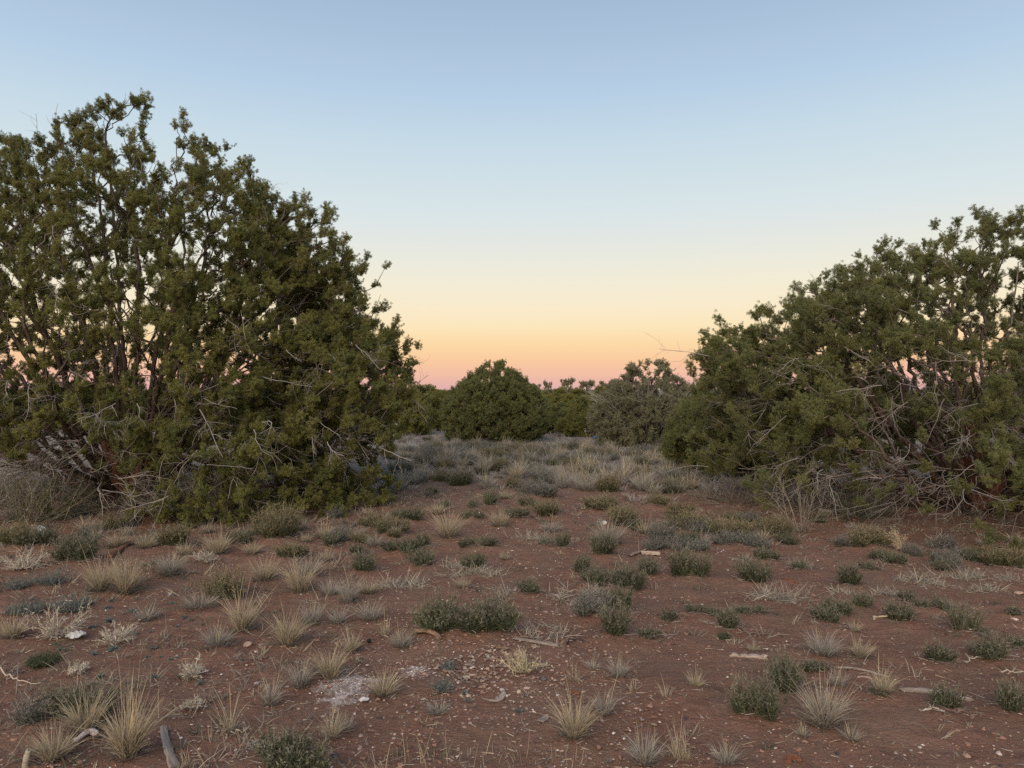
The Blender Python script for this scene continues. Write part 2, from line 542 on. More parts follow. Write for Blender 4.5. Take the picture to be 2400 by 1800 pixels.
def plume_crown(name, P, dirs, size, palette, r, parent):
    n = len(P)
    me = bpy.data.meshes.new(name)
    me.vertices.add(n); me.vertices.foreach_set("co", np.ascontiguousarray(P, np.float32).ravel())
    th = np.arccos(np.clip(dirs[:, 2], -1, 1)); ph = np.arctan2(dirs[:, 1], dirs[:, 0])
    # XYZ euler: roll about the plume's own axis first is lost in this order, so the roll goes in as a random heading jitter
    eu = np.stack([np.zeros(n), th, ph], 1)
    a = me.attributes.new("euler", 'FLOAT_VECTOR', 'POINT'); a.data.foreach_set("vector", eu.astype(np.float32).ravel())
    a = me.attributes.new("size", 'FLOAT', 'POINT'); a.data.foreach_set("value", size.astype(np.float32))
    a = me.attributes.new("pick", 'INT', 'POINT'); a.data.foreach_set("value", r.integers(0, len(PLUMES), n).astype(np.int32))
    pal = np.array(palette)
    c = pal[r.integers(0, len(pal), n)] * .62 + pal.mean(0) * .38
    c = c * (1.15 + .5 * r.random((n, 1)))
    a = me.attributes.new("clump", 'FLOAT_COLOR', 'POINT'); a.data.foreach_set("color", np.concatenate([c, np.ones((n, 1))], 1).astype(np.float32).ravel())
    me.materials.append(M_PLUME)
    o = obj("crown", me, parent)
    md = o.modifiers.new("plumes", 'NODES'); md.node_group = PLUME_NODES
    o["kind"] = "stuff"
    return o

OLIVE = [(0.138, 0.134, 0.040), (0.124, 0.127, 0.040), (0.158, 0.148, 0.044), (0.106, 0.118, 0.042), (0.142, 0.124, 0.044)]
GREEN = [(0.130, 0.132, 0.050), (0.116, 0.122, 0.049), (0.146, 0.138, 0.050), (0.106, 0.113, 0.050)]
DGREEN = [(0.133, 0.138, 0.049), (0.112, 0.123, 0.047), (0.149, 0.142, 0.049), (0.122, 0.121, 0.053)]
GREYGREEN = [(0.168, 0.164, 0.088), (0.148, 0.147, 0.084), (0.188, 0.172, 0.096), (0.161, 0.138, 0.088)]
YOLIVE = [(0.158, 0.147, 0.041), (0.131, 0.131, 0.039), (0.177, 0.155, 0.047)]
BARK = (0.088, 0.056, 0.042)
TWIG = (0.150, 0.120, 0.100)

def juniper(name, label, loc, stems, env, n, seed, palette, K, L, W, clumpR, dead, group=None, up=0.55, gap=0.42, shell=0.6,
            inner=0.3, keep=None, bf=0.35, r_tip=0.0055, r_pow=0.44, rmax=0.13, tuft=0.035, gap_f=1.2, burl=0, cluster=1, plume=0):
    r = np.random.default_rng(seed)
    root = empty(name, loc, label, "tree", group)
    pts = crown_points(env, n, r, seed, shell, inner, gap, gap_f, keep, cluster)
    P, par, ns, pl = grow(stems, pts, bf)
    tr = Acc()
    limbs(tr, P, par, pl, r_tip, r_pow, BARK, TWIG, r, rmax=rmax)
    for k in range(burl):
        a = k / burl * 6.283 + r.random(); q = r.uniform(.5, 1.1)
        tube(tr, smooth_path([(0, 0, -.15), (math.cos(a) * .12, math.sin(a) * .12, .22), (math.cos(a) * .34 * q, math.sin(a) * .34 * q, .7 * q), (math.cos(a) * .5 * q, math.sin(a) * .5 * q, 1.2 * q)], 3),
             np.linspace(.17, .06, 10) * (1 + .1 * r.normal(size=10)), 10, np.array((.130, .062, .040)))
    obj("trunk", tr.mesh(name + "_trunk", M_BARK, True), root)
    fo = Acc()
    k = np.arange(ns, len(P))
    k = k[np.linalg.norm(P[k] - P[par[k]], axis=1) < .42]      # the longest lone shoots stay bare
    out = unit(P[k] - P[par[k]])
    rad = unit(P[k] * np.array([1, 1, 0.35]))
    dirs = unit(out * 0.45 + rad * 0.45 + np.array([0, 0, up]) + rdir(len(k), r) * 0.35)
    if plume:
        plume_crown(name + "_crown", P[k], dirs, (.8 + .5 * r.random(len(k))) * plume, palette, r, root)
    else:
        foliage(fo, P[k], dirs, clumpR * (0.7 + 0.6 * r.random(len(k))), K[0], K[1], L, W, palette, r, tuft)
        obj("crown", fo.mesh(name + "_crown", M_LEAF), root)
    if dead:
        da = Acc()
        dead(da, r, P, par, ns)
        obj("bare_twigs", da.mesh(name + "_twigs", M_TWIG, True), root)["kind"] = "stuff"
    return root

# ------------------------------------------------------------------ where the plants of the clearing stand
# rows: kind, strip of the photograph, u, v of the foot, width, height (in that strip's own units), label
STRIP = {'L': (0, 1200, 2.765), 'M': (800, 1200, 2.765), 'R': (1600, 1200, 2.765), 'U': (900, 800, 2.765)}
PLANTS = [
 # straw and grey bunchgrass ---------------------------------------------------------------
 ('straw', 'L', 630, 540, 270, 270, "dense straw tuft touching a paler twin before the rusty plank"),
 ('straw', 'L', 800, 550, 230, 280, "pale straw tuft leaning against its denser twin before the rusty plank"),
 ('straw', 'L', 1550, 800, 230, 300, "tall straw tuft standing behind a low grey tuft and flat stone"),
 ('greyg', 'L', 1390, 905, 240, 190, "low grey spreading tuft in front of the tall straw tuft and flat stone"),
 ('straw', 'L', 1860, 890, 240, 280, "yellow straw tuft standing alone beside the flat stone"),
 ('greyg', 'L', 2010, 750, 160, 190, "slim grey tuft behind the lone yellow straw tuft"),
 ('straw', 'L', 1700, 470, 210, 190, "straw tuft over a dark base beside the fuzzy tan-topped green shrub"),
 ('straw', 'L', 1930, 540, 230, 260, "straw tuft with high wisps, front one of two behind the yellow lone tuft"),
 ('greyg', 'L', 1995, 430, 160, 180, "grey tuft close behind the straw tuft with high wisps"),
 ('straw', 'L', 1620, 290, 150, 100, "small bright straw cushion at the foot of the largest tan-topped green shrub"),
 ('straw', 'L', 2110, 330, 130, 90, "little orange-tan tuft below a small round green shrub near the tall juniper"),
 ('straw', 'L', 1400, 290, 190, 180, "upright pale tan tuft just before the grey brush under the tall juniper"),
 ('greyg', 'L', 1080, 430, 200, 170, "flopped grey tuft beside the straw twins"),
 ('straw', 'L', 1190, 290, 120, 110, "narrow tan tuft at the edge of the grey brush under the tall juniper"),
 ('straw', 'L', 2130, 1100, 240, 230, "dome of straw just behind the white mineral patch"),
 ('greyg', 'L', 1940, 1150, 180, 200, "thin tuft beside the straw dome at the white mineral patch"),
 ('greyg', 'L', 1750, 1260, 150, 200, "small dark-based tuft between the two thin tufts near the white mineral patch"),
 ('wisp', 'L', 1470, 1440, 160, 300, "sparse tuft with one tall looped stalk on bare red soil"),
 ('tallstraw', 'L', 800, 1625, 290, 430, "tallest straw grass with long stalks beside the weathered grey plank"),
 ('straw', 'L', 520, 1490, 300, 330, "arching straw tuft in front of the dark shrub, behind the white bone"),
 ('straw', 'L', 300, 1645, 350, 240, "low yellow straw mass swept sideways in the near corner"),
 ('straw', 'L', 2140, 1500, 200, 190, "stiff straw tuft between the white patch and the near bottom shrub"),
 ('wisp', 'L', 1200, 1658, 150, 110, "cropped little tuft at the near edge beside the weathered grey plank"),
 ('greyg', 'L', 930, 720, 180, 120, "flat ragged tuft among blue-green rosettes"),
 ('greyg', 'L', 1270, 660, 260, 130, "curling grey tuft in front of the fuzzy tan-topped green shrub"),
 ('straw', 'L', 60, 830, 200, 170, "tan tuft beside the lichen-pale weed at the picture border"),
 ('greyg', 'L', 2130, 560, 170, 140, "blue-grey tuft at the start of the gravelly strip"),
 ('greyg', 'L', 2185, 740, 140, 140, "wispy grey tuft nearest the charred lump"),
 ('straw', 'L', 930, 255, 160, 120, "fuzzy tan tuft just beyond the top of the rusty plank"),
 ('straw', 'L', 745, 240, 180, 120, "tan tuft with grey foot behind the middle of the rusty plank"),
 ('straw', 'M', 690, 185, 230, 210, "straw tuft leaning sideways, farthest straw clump on the red strip"),
 ('straw', 'M', 1030, 105, 150, 130, "round blond tuft up the red strip toward the dome juniper"),
 ('straw', 'M', 170, 540, 170, 110, "spiky tan tuft beside the scattered pink stones"),
 ('greyg', 'M', 40, 600, 160, 200, "grey tuft with tan wisps above the scattered pink stones"),
 ('greyg', 'M', 180, 725, 210, 150, "loose grey tuft between the scattered stones and the twin shrub"),
 ('wisp', 'M', 280, 805, 120, 130, "thin wisp of grass beside the curved brown bark strip"),
 ('straw', 'M', 60, 915, 150, 140, "stiff straw tuft next to the charred lump"),
 ('greyg', 'M', 390, 895, 190, 130, "flattened wiry tuft below the curved brown bark strip"),
 ('straw', 'M', 790, 505, 140, 90, "orange-tan tuft behind the twin shrub"),
 ('straw', 'M', 270, 1215, 260, 170, "orange straw tuft growing at the edge of the white mineral patch"),
 ('wisp', 'M', 1520, 1100, 160, 130, "small spiky tuft past the dry thorny weed on the gravel"),
 ('greyg', 'M', 1800, 1085, 170, 160, "grey tuft with a bent tall stalk on open red soil"),
 ('greyg', 'M', 1630, 1030, 120, 80, "faint pale tuft between two spiky tufts past the gravel"),
 ('straw', 'M', 1520, 1490, 300, 300, "large round straw tuft alone on the near red soil"),
 ('greyg', 'M', 1705, 1330, 180, 200, "ragged grey tuft behind the large round straw tuft"),
 ('wisp', 'M', 2110, 1205, 140, 140, "sparse fan of stalks on open soil beyond the large straw tuft"),
 ('greyg', 'M', 1980, 1658, 270, 230, "matted grey tuft at the bottom edge of the picture"),
 ('wisp', 'M', 2190, 1610, 180, 260, "wispy leaning tuft behind the matted grey one at the bottom edge"),
 ('greyg', 'M', 620, 1330, 240, 80, "flat creeping tuft below the grey curl of bark"),
 ('greyg', 'M', 10, 1445, 170, 140, "spiky grey tuft below the white mineral patch"),
 ('greyg', 'M', 1745, 235, 270, 220, "tall grey spray of grass behind a dark round shrub"),
 ('straw', 'M', 60, 190, 120, 90, "low tan tuft on the slope below the tall juniper's skirt"),
 ('greyg', 'M', 210, 235, 140, 100, "silver-grey tuft behind a row of dark shrubs below the tall juniper"),
 ('greyg', 'M', 1360, 145, 170, 90, "pale wispy tuft above a creeping straw mat on the red strip"),
 ('wisp', 'M', 1890, 1155, 110, 60, "tiny tuft on open soil between two stalky ones"),
 ('straw', 'M', 1060, 315, 110, 60, "tiny tan tuft in the middle of the gravelly strip"),
 ('fringe', 'M', 390, 1655, 300, 180, "thin grass with one very tall stalk at the bottom edge"),
 ('fringe', 'M', 640, 1656, 260, 200, "two thin leaning stalks at the bottom edge"),
 ('fringe', 'M', 900, 1657, 280, 150, "row of thin upright dry stalks at the bottom edge"),
 ('fringe', 'M', 1200, 1656, 300, 160, "loose hooked stalks at the bottom edge below the pale leaf"),
 ('fringe', 'M', 1450, 1657, 240, 130, "short thin stalks at the bottom edge in front of the large straw tuft"),
 ('greyg', 'R', 930, 965, 260, 200, "bushy silver tuft between the split log and a tan tuft"),
 ('straw', 'R', 1175, 960, 190, 150, "tan tuft with grey foot beside the bushy silver tuft"),
 ('curlyg', 'R', 950, 1430, 360, 310, "big curly grey tuft with tall stalks before the two dark upright shrubs"),
 ('curlyg', 'R', 1100, 1500, 170, 110, "tangle of pale curls at the foot of the big curly grey tuft"),
 ('straw', 'R', 1310, 1205, 190, 180, "pale tuft at the near end of the long fallen log"),
 ('greyg', 'R', 1010, 1135, 140, 120, "small tan tuft below the long thin stick"),
 ('straw', 'R', 90, 1145, 150, 120, "isolated pale tuft below the split log"),
 ('greyg', 'R', 290, 1658, 230, 170, "dense grey tuft at the bottom edge beyond the large straw tuft"),
 ('wisp', 'R', 20, 1610, 150, 180, "narrow tan tuft beside the dense grey one at the bottom edge"),
 ('straw', 'R', 1120, 785, 100, 80, "short blond tuft behind the bushy silver tuft"),
 ('straw', 'R', 460, 905, 100, 50, "tiny pale tuft directly behind the split log"),
 ('curlyg', 'R', 785, 1465, 110, 70, "small curl of dry grass apart from the big curly tuft"),
 # low green shrubs -------------------------------------------------------------------------
 ('shrub', 'L', 240, 245, 240, 120, "green shrub holding the upright white bag near the tall juniper"),
 ('shrub', 'L', 470, 355, 270, 190, "rounded green shrub with pale fuzzy top below the rusty plank"),
 ('shrubtan', 'L', 1750, 215, 310, 210, "largest tan-topped green shrub under the tall juniper's skirt"),
 ('shrubtan', 'L', 1460, 590, 290, 190, "green shrub with fuzzy tan top amid the straw tufts"),
 ('shrub', 'L', 2110, 245, 140, 100, "small round green shrub beside the largest tan-topped one"),
 ('shrubtan', 'L', 1090, 255, 200, 140, "tan and green shrub at the front of the grey brush"),
 ('shrub', 'L', 1540, 235, 140, 110, "dark green shrub squeezed beside the largest tan-topped one"),
 ('shrub', 'L', 540, 1400, 430, 230, "dark green shrub behind the arching straw tuft in the near corner"),
 ('shrub', 'L', 1800, 1745, 490, 190, "broad green shrub cut by the bottom edge with bare tips"),
 ('shrubgrey', 'L', 180, 1445, 250, 220, "grey leafless shrub in the near corner beside the dark green one"),
 ('shrubtan', 'L', 1830, 325, 230, 100, "faded low shrub behind the straw tufts with high wisps"),
 ('mat', 'L', 250, 1000, 220, 110, "fresh green low mat below the lichen-pale weed"),
 ('shrub', 'M', 680, 805, 350, 205, "greyish bushy shrub, one half of the big twin shrub nearer the white patch"),
 ('shrub', 'M', 935, 825, 350, 220, "greener bushy shrub, other half of the big twin shrub by the straw ring"),
 ('shrub', 'M', 390, 275, 200, 85, "long low dark shrub in the row below the tall juniper's skirt"),
 ('shrub', 'M', 500, 365, 215, 95, "flat dark green shrub in front of the long low one"),
 ('shrub', 'M', 880, 378, 155, 110, "round shrub set behind the long creeping straw mat"),
 ('shrub', 'M', 950, 255, 165, 80, "dome shrub, wider of two side by side on the red strip"),
 ('shrub', 'M', 830, 240, 110, 70, "smaller of two dome shrubs side by side on the red strip"),
 ('shrub', 'M', 550, 245, 130, 85, "greyish shrub at the end of the dark row below the tall juniper"),
 ('shrub', 'M', 170, 395, 175, 120, "dark shrub with a grey grass tuft growing through it"),
 ('shrub', 'M', 80, 305, 150, 80, "dim grey-green shrub beside the one with grass growing through"),
 ('shrubtan', 'M', 310, 155, 180, 125, "tan-tipped shrub just outside the tall juniper's skirt"),
 ('shrub', 'M', 1190, 545, 180, 90, "low green shrub with pale litter in front on the gravelly strip"),
 ('shrub', 'M', 1440, 245, 130, 110, "upright round shrub at the upper end of the gravelly strip"),
 ('shrub', 'M', 1310, 225, 95, 45, "tiny flat shrub beside the upright round one"),
 ('shrub', 'M', 1740, 305, 205, 140, "dark round shrub in front of the tall grey spray of grass"),
 ('shrub', 'M', 1565, 408, 185, 110, "olive shrub halfway between the gravel and the dark round shrub"),
 ('shrub', 'M', 1970, 415, 175, 105, "compact dark shrub below the pale broken plank"),
 ('shrub', 'M', 1650, 505, 215, 120, "grey-green shrub joined to a darker taller one by the orange gravel"),
 ('shrub', 'M', 1850, 515, 215, 150, "darker taller shrub of the joined pair by the orange gravel"),
 ('shrubgrey', 'M', 1610, 695, 260, 165, "grey-topped shrub behind the upright bushy green one"),
 ('shrub', 'M', 1850, 675, 210, 160, "dark green shrub touching the grey-topped one"),
 ('shrub', 'M', 1760, 835, 245, 210, "upright bushy green shrub in front of the grey-topped pair"),
 ('shrub', 'M', 2010, 842, 160, 65, "flat green cushion shrub past the upright bushy one"),
 ('shrub', 'M', 2140, 722, 150, 90, "thin small shrub between the orange gravel and a sprawling dark shrub"),
 ('shrubtan', 'M', 1800, 105, 215, 115, "tan-topped shrub behind the pale lump"),
 ('shrubgrey', 'M', 2070, 215, 170, 150, "silvery shrub with blue-grey foot above the broken plank"),
 ('shrub', 'M', 1160, 75, 160, 70, "dark shrub next to the round blond tuft up the red strip"),
 ('shrub', 'M', 860, 55, 140, 70, "dark low shrub up the red strip behind the sideways straw tuft"),
 ('shrub', 'M', 430, 65, 170, 80, "dark shrub tucked against the tall juniper's outer skirt"),
 ('shrubtan', 'M', 215, 115, 170, 95, "green shrub with straw tips inside the tall juniper's skirt"),
 ('shrub', 'R', 500, 495, 260, 150, "leafy shrub behind the widest curly straw mat"),
 ('shrub', 'R', 50, 440, 200, 190, "tall dark two-part shrub below the broad juniper's outer twigs"),
 ('shrub', 'R', 1100, 495, 205, 140, "pointed shrub standing alone in the middle of the open slope"),
 ('shrub', 'R', 1155, 645, 165, 110, "round shrub downhill of the pointed one"),
 ('shrub', 'R', 980, 685, 185, 105, "feathery shrub next to the round one below the pointed shrub"),
 ('shrub', 'R', 1480, 595, 155, 90, "shrub at the head of a chain of low ones on the open slope"),
 ('shrub', 'R', 1560, 645, 160, 75, "middle shrub in the chain of low ones on the open slope"),
 ('shrub', 'R', 1690, 645, 160, 85, "last shrub in the chain of low ones on the open slope"),
 ('shrub', 'R', 1440, 745, 225, 130, "shrub with a bleached twig at its side below the chain"),
 ('shrub', 'R', 1850, 805, 230, 190, "leggy sprawling shrub downhill of the chain of low ones"),
 ('shrub', 'R', 1970, 832, 110, 60, "small offshoot at the foot of the leggy sprawling shrub"),
 ('shrub', 'R', 2040, 975, 270, 150, "broad leafy shrub below the leggy sprawling one"),
 ('shrub', 'R', 1680, 990, 190, 130, "thin see-through shrub beside the broad leafy one"),
 ('shrub', 'R', 2175, 895, 120, 80, "shrub touching the picture border above the broad leafy one"),
 ('shrub', 'R', 480, 1345, 270, 270, "dense upright shrub with tan tips, lower of the two dark upright ones"),
 ('shrub', 'R', 720, 1205, 270, 240, "dense dark shrub, upper of the two dark upright ones"),
 ('shrub', 'R', 890, 1045, 170, 65, "flat dark shrub stretched behind the two dark upright ones"),
 ('shrub', 'R', 1740, 1315, 230, 160, "round shrub with tan tips in front of the long fallen log"),
 ('shrub', 'R', 2110, 1305, 230, 190, "soft rounded shrub at the border near the long fallen log"),
 ('shrub', 'R', 90, 685, 160, 75, "first low cushion of the sprawling green patch behind the split log"),
 ('shrub', 'R', 230, 690, 120, 65, "second low cushion of the sprawling green patch behind the split log"),
 ('shrub', 'R', 290, 765, 190, 120, "largest front cushion of the sprawling green patch behind the split log"),
 ('shrub', 'R', 510, 678, 120, 70, "outlying cushion at the far end of the sprawling green patch"),
 ('shrub', 'R', 400, 675, 150, 55, "flattest cushion inside the sprawling green patch"),
 ('mat', 'R', 270, 820, 90, 45, "tiny bright green plant below the sprawling green patch"),
 ('shrub', 'R', 1400, 365, 160, 90, "olive shrub at the foot of the dry feathery weed"),
 ('shrub', 'R', 1220, 395, 150, 75, "low shrub with pale straw rim near the dry feathery weed"),
 ('shrub', 'R', 780, 395, 130, 80, "dull shrub uphill of the widest curly straw mat"),
 ('shrub', 'R', 540, 335, 180, 80, "dark flat shrub at the shade edge of the broad juniper"),
 ('shrub', 'R', 1260, 1205, 140, 60, "green shrub half under the pale tuft at the log end"),
 ('shrub', 'R', 2165, 675, 120, 55, "low shrub behind the white round stone at the border"),
 ('shrub', 'R', 960, 755, 230, 100, "shrub with straw laid across it behind the bushy silver tuft"),
 ('shrub', 'R', 1710, 385, 170, 60, "flat shrub under the drooping tips of the broad juniper"),
 ('shrubtan', 'R', 300, 195, 260, 130, "brownish shrub under the broad juniper's trailing twigs"),
 ('shrubtan', 'R', 600, 175, 220, 130, "tawny shrub beside the leafless bush under the broad juniper"),
 ('shrubtan', 'R', 70, 135, 200, 130, "tawny shrub just outside the broad juniper's trailing twigs"),
 ('shrubtan', 'R', 1230, 250, 260, 110, "reddish-tan shrub in the broad juniper's shade by the feathery weed"),
 ('shrubgrey', 'R', 350, 250, 260, 80, "blue-grey low shrub in the broad juniper's shade edge"),
 ('shrubgrey', 'R', 90, 275, 230, 90, "frosted low shrub beside the bright gravel chips"),
 ('shrubtan', 'R', 2160, 390, 200, 130, "dry tawny shrub at the border under the broad juniper"),
 ('shrubtan', 'L', 60, 250, 180, 150, "grey-green shrub at the border under the tall juniper"),
 ('shrub', 'U', 680, 1068, 130, 95, "dark round shrub on the path between the junipers"),
 ('shrub', 'U', 395, 1098, 100, 65, "dark little shrub beside a wiry straw tuft near the tall juniper"),
 ('shrub', 'U', 590, 1085, 110, 60, "grey-green shrub by the dark round one on the path"),
 ('shrubtan', 'U', 1100, 1145, 200, 105, "fuzzy tan-tipped shrub in the middle of the path"),
 ('shrub', 'U', 940, 1078, 150, 60, "low dark shrub behind the fuzzy tan-tipped one on the path"),
 ('shrubgrey', 'U', 1010, 1030, 250, 95, "wide dead-grey shrub at the meadow's front edge"),
 ('shrub', 'U', 880, 1178, 150, 60, "low dark shrub beside the round blond tuft up the path"),
 ('shrubtan', 'U', 1430, 1105, 220, 90, "brown-tipped shrub on the path toward the broad juniper"),
 ('shrubtan', 'U', 1770, 1085, 180, 85, "fine tawny shrub by the broad juniper's lowest twigs"),
 ('shrub', 'U', 1670, 822, 120, 60, "dark cushion shrub alone in the pale meadow"),
 ('shrubtan', 'U', 1960, 1180, 220, 110, "tawny shrub in front of the broad juniper's outermost twigs"),
 ('shrub', 'U', 300, 655, 80, 30, "dark flat bush in the pale grass before the dome juniper"),
 ('straw', 'U', 350, 1130, 130, 90, "wiry straw tuft beside a dark little shrub near the tall juniper"),
 ('straw', 'U', 790, 1035, 130, 70, "pale flat straw tuft on the path beside the dark round shrub"),
 ('straw', 'U', 850, 905, 110, 120, "upright pale tuft at the path's far end"),
 ('greyg', 'U', 1000, 895, 140, 120, "tall silver tuft beside the upright pale one at the path's far end"),
 ('greyg', 'U', 1160, 970, 160, 150, "silver-grey tuft, nearer one of the big pair at the meadow's edge"),
 ('greyg', 'U', 1300, 985, 200, 140, "silver-grey tuft, wider one of the big pair at the meadow's edge"),
 # creeping pale straw mats -----------------------------------------------------------------
 ('curl', 'M', 870, 425, 360, 60, "long creeping straw mat in front of a round shrub"),
 ('curl', 'M', 330, 490, 170, 70, "pale curly mat near the scattered pink stones"),
 ('curl', 'M', 460, 485, 160, 90, "rounded grey curly mat beside the paler one"),
 ('ring', 'M', 1310, 800, 320, 150, "broken ring of curly pale straw beside the twin shrub"),
 ('curl', 'M', 1070, 565, 140, 90, "curly straw litter in front of a low green shrub on the gravel"),
 ('curl', 'M', 1430, 550, 90, 60, "small pale puff of curly straw on the gravelly strip"),
 ('curl', 'M', 1260, 190, 260, 60, "creeping straw mat at the upper end of the gravelly strip"),
 ('curl', 'M', 720, 365, 120, 55, "small curly mat at the tip of the long creeping one"),
 ('curl', 'M', 1640, 540, 170, 60, "straw mat tucked behind the grey-topped shrub"),
 ('curl', 'R', 650, 575, 340, 110, "widest curly straw mat in front of the leafy shrub"),
 ('curl', 'R', 1600, 465, 170, 75, "bright curly mat below the drooping juniper tips"),
 ('curl', 'R', 1860, 440, 290, 65, "thin trailing straw mat below the flat shrub"),
 ('curl', 'R', 2020, 520, 190, 50, "pale low mat near the flat pale stone at the border"),
 ('curl', 'R', 1330, 545, 170, 55, "greyish mat beside the head of the shrub chain"),
 ('curl', 'R', 410, 325, 90, 45, "small whitish curl at the shade edge by bright gravel chips"),
 ('curl', 'R', 1060, 535, 140, 50, "curly mat at the foot of the pointed shrub"),
 ('curl', 'R', 2130, 445, 150, 50, "grey mat at the border above the flat pale stone"),
 ('curl', 'R', 1410, 445, 100, 40, "little curl of straw below the olive shrub"),
 ('curl', 'R', 780, 365, 160, 55, "ragged pale mat behind the dull shrub"),
 ('curl', 'R', 1900, 320, 200, 40, "dim mat far under the drooping juniper tips"),
 # branching dry weeds ------------------------------------------------------------------------
 ('weed', 'L', 120, 395, 260, 170, "bare branching weed near the border below the upright white bag"),
 ('weed', 'L', 330, 830, 350, 240, "lichen-pale bushy weed beside the crumpled white scrap"),
 ('weed', 'L', 720, 870, 280, 120, "flattened pale weed past the crumpled white scrap"),
 ('weed', 'L', 490, 1065, 180, 70, "small bleached weed behind the near corner grasses"),
 ('weed', 'L', 1240, 1085, 210, 120, "spidery pale weed over a green sprout on bare soil"),
 ('weed', 'L', 1240, 1285, 150, 70, "low bleached weed with a blue-grey sprout on bare soil"),
 ('thorn', 'M', 1190, 1075, 270, 190, "dry yellow thorny weed on the gravel spread"),
 ('feather', 'R', 1420, 270, 140, 170, "dry feathery weed at the edge of the broad juniper's shade"),
 ('weed', 'L', 1310, 330, 200, 90, "airy grey-green weed before the upright pale tan tuft"),
 ('sprig', 'L', 310, 480, 130, 130, "blue-grey feathery sprig below the rounded fuzzy shrub"),
 ('sprig', 'L', 100, 500, 150, 80, "blue-grey sprig near the border"),
 ('sprig', 'L', 130, 665, 270, 90, "wide blue-grey weed patch above the lichen-pale weed"),
 ('sprig', 'L', 440, 645, 190, 120, "blue-grey sprig with one bent straw above the lichen-pale weed"),
 ('sprig', 'M', 695, 1020, 80, 65, "small teal sprig on the gravel spread"),
 ('sprig', 'M', 650, 1165, 50, 110, "narrow teal stalk at the side of the gravel spread"),
]
# small rosettes: strip, u, v, width
ROSETTES = [('L', 1155, 740, 50), ('L', 1310, 730, 50), ('L', 990, 775, 45), ('L', 1100, 830, 40), ('L', 900, 790, 50), ('L', 960, 935, 55),
            ('L', 1110, 955, 60), ('L', 1150, 945, 50), ('L', 620, 920, 80), ('L', 1010, 1070, 90), ('L', 750, 1040, 60), ('L', 830, 1110, 60),
            ('L', 660, 1065, 100), ('L', 290, 1095, 45), ('L', 1300, 1105, 70), ('L', 400, 890, 70), ('L', 370, 850, 50), ('L', 1570, 955, 40),
            ('L', 1050, 935, 40), ('L', 1020, 690, 45), ('L', 1370, 690, 50), ('L', 1000, 885, 80), ('L', 740, 890, 110), ('L', 600, 745, 90),
            ('L', 720, 705, 110), ('L', 860, 640, 90), ('L', 700, 620, 80), ('L', 590, 600, 80), ('L', 1120, 600, 80), ('L', 1200, 690, 60),
            ('L', 730, 580, 60), ('L', 1240, 700, 50)]
ROSETTES_M = [('M', 1150, 1290, 100), ('M', 800, 1170, 70), ('M', 815, 1225, 90), ('M', 570, 1130, 45), ('M', 1030, 1075, 35)]

def pix(s, u, v):
    x0, y0, k = STRIP[s]
    return x0 + u / k, y0 + v / k

ROWS = []
for kd, s, u, v, w, h, lab in PLANTS:
    px, py = pix(s, u, v)
    x, y = at(px, min(py, 1850))
    k = STRIP[s][2] * F_PX / y            # strip units per metre at that distance
    w_m, h_m = w / k, h / k
    y += w_m * 0.25                        # the foot seen is the front rim
    ROWS.append((kd, x, y, w_m, h_m, lab))
    if kd.startswith('shrub') or kd in ('straw', 'tallstraw', 'curlyg', 'greyg'):
        SHIFT.append((x, y, w_m * 0.85, min(0.10, 0.16 * w_m) * (1.0 if kd.startswith('shrub') else 0.5)))

def ground_z(x, y):
    h = height(x, y)
    x = np.asarray(x, float); y = np.asarray(y, float)
    for mx, my, mr, mh in SHIFT:
        if x.ndim:
            ix = (np.abs(x - mx) < mr * 2) & (np.abs(y - my) < mr * 2)
            if ix.any():
                h[ix] += mh * np.exp(-((x[ix] - mx) ** 2 + (y[ix] - my) ** 2) / (mr * mr * 0.5))
        elif abs(x - mx) < mr * 2 and abs(y - my) < mr * 2:
            h = h + mh * math.exp(-((x - mx) ** 2 + (y - my) ** 2) / (mr * mr * 0.5))
    return h

def gz(x, y):
    return float(ground_z(np.float64(x), np.float64(y)))

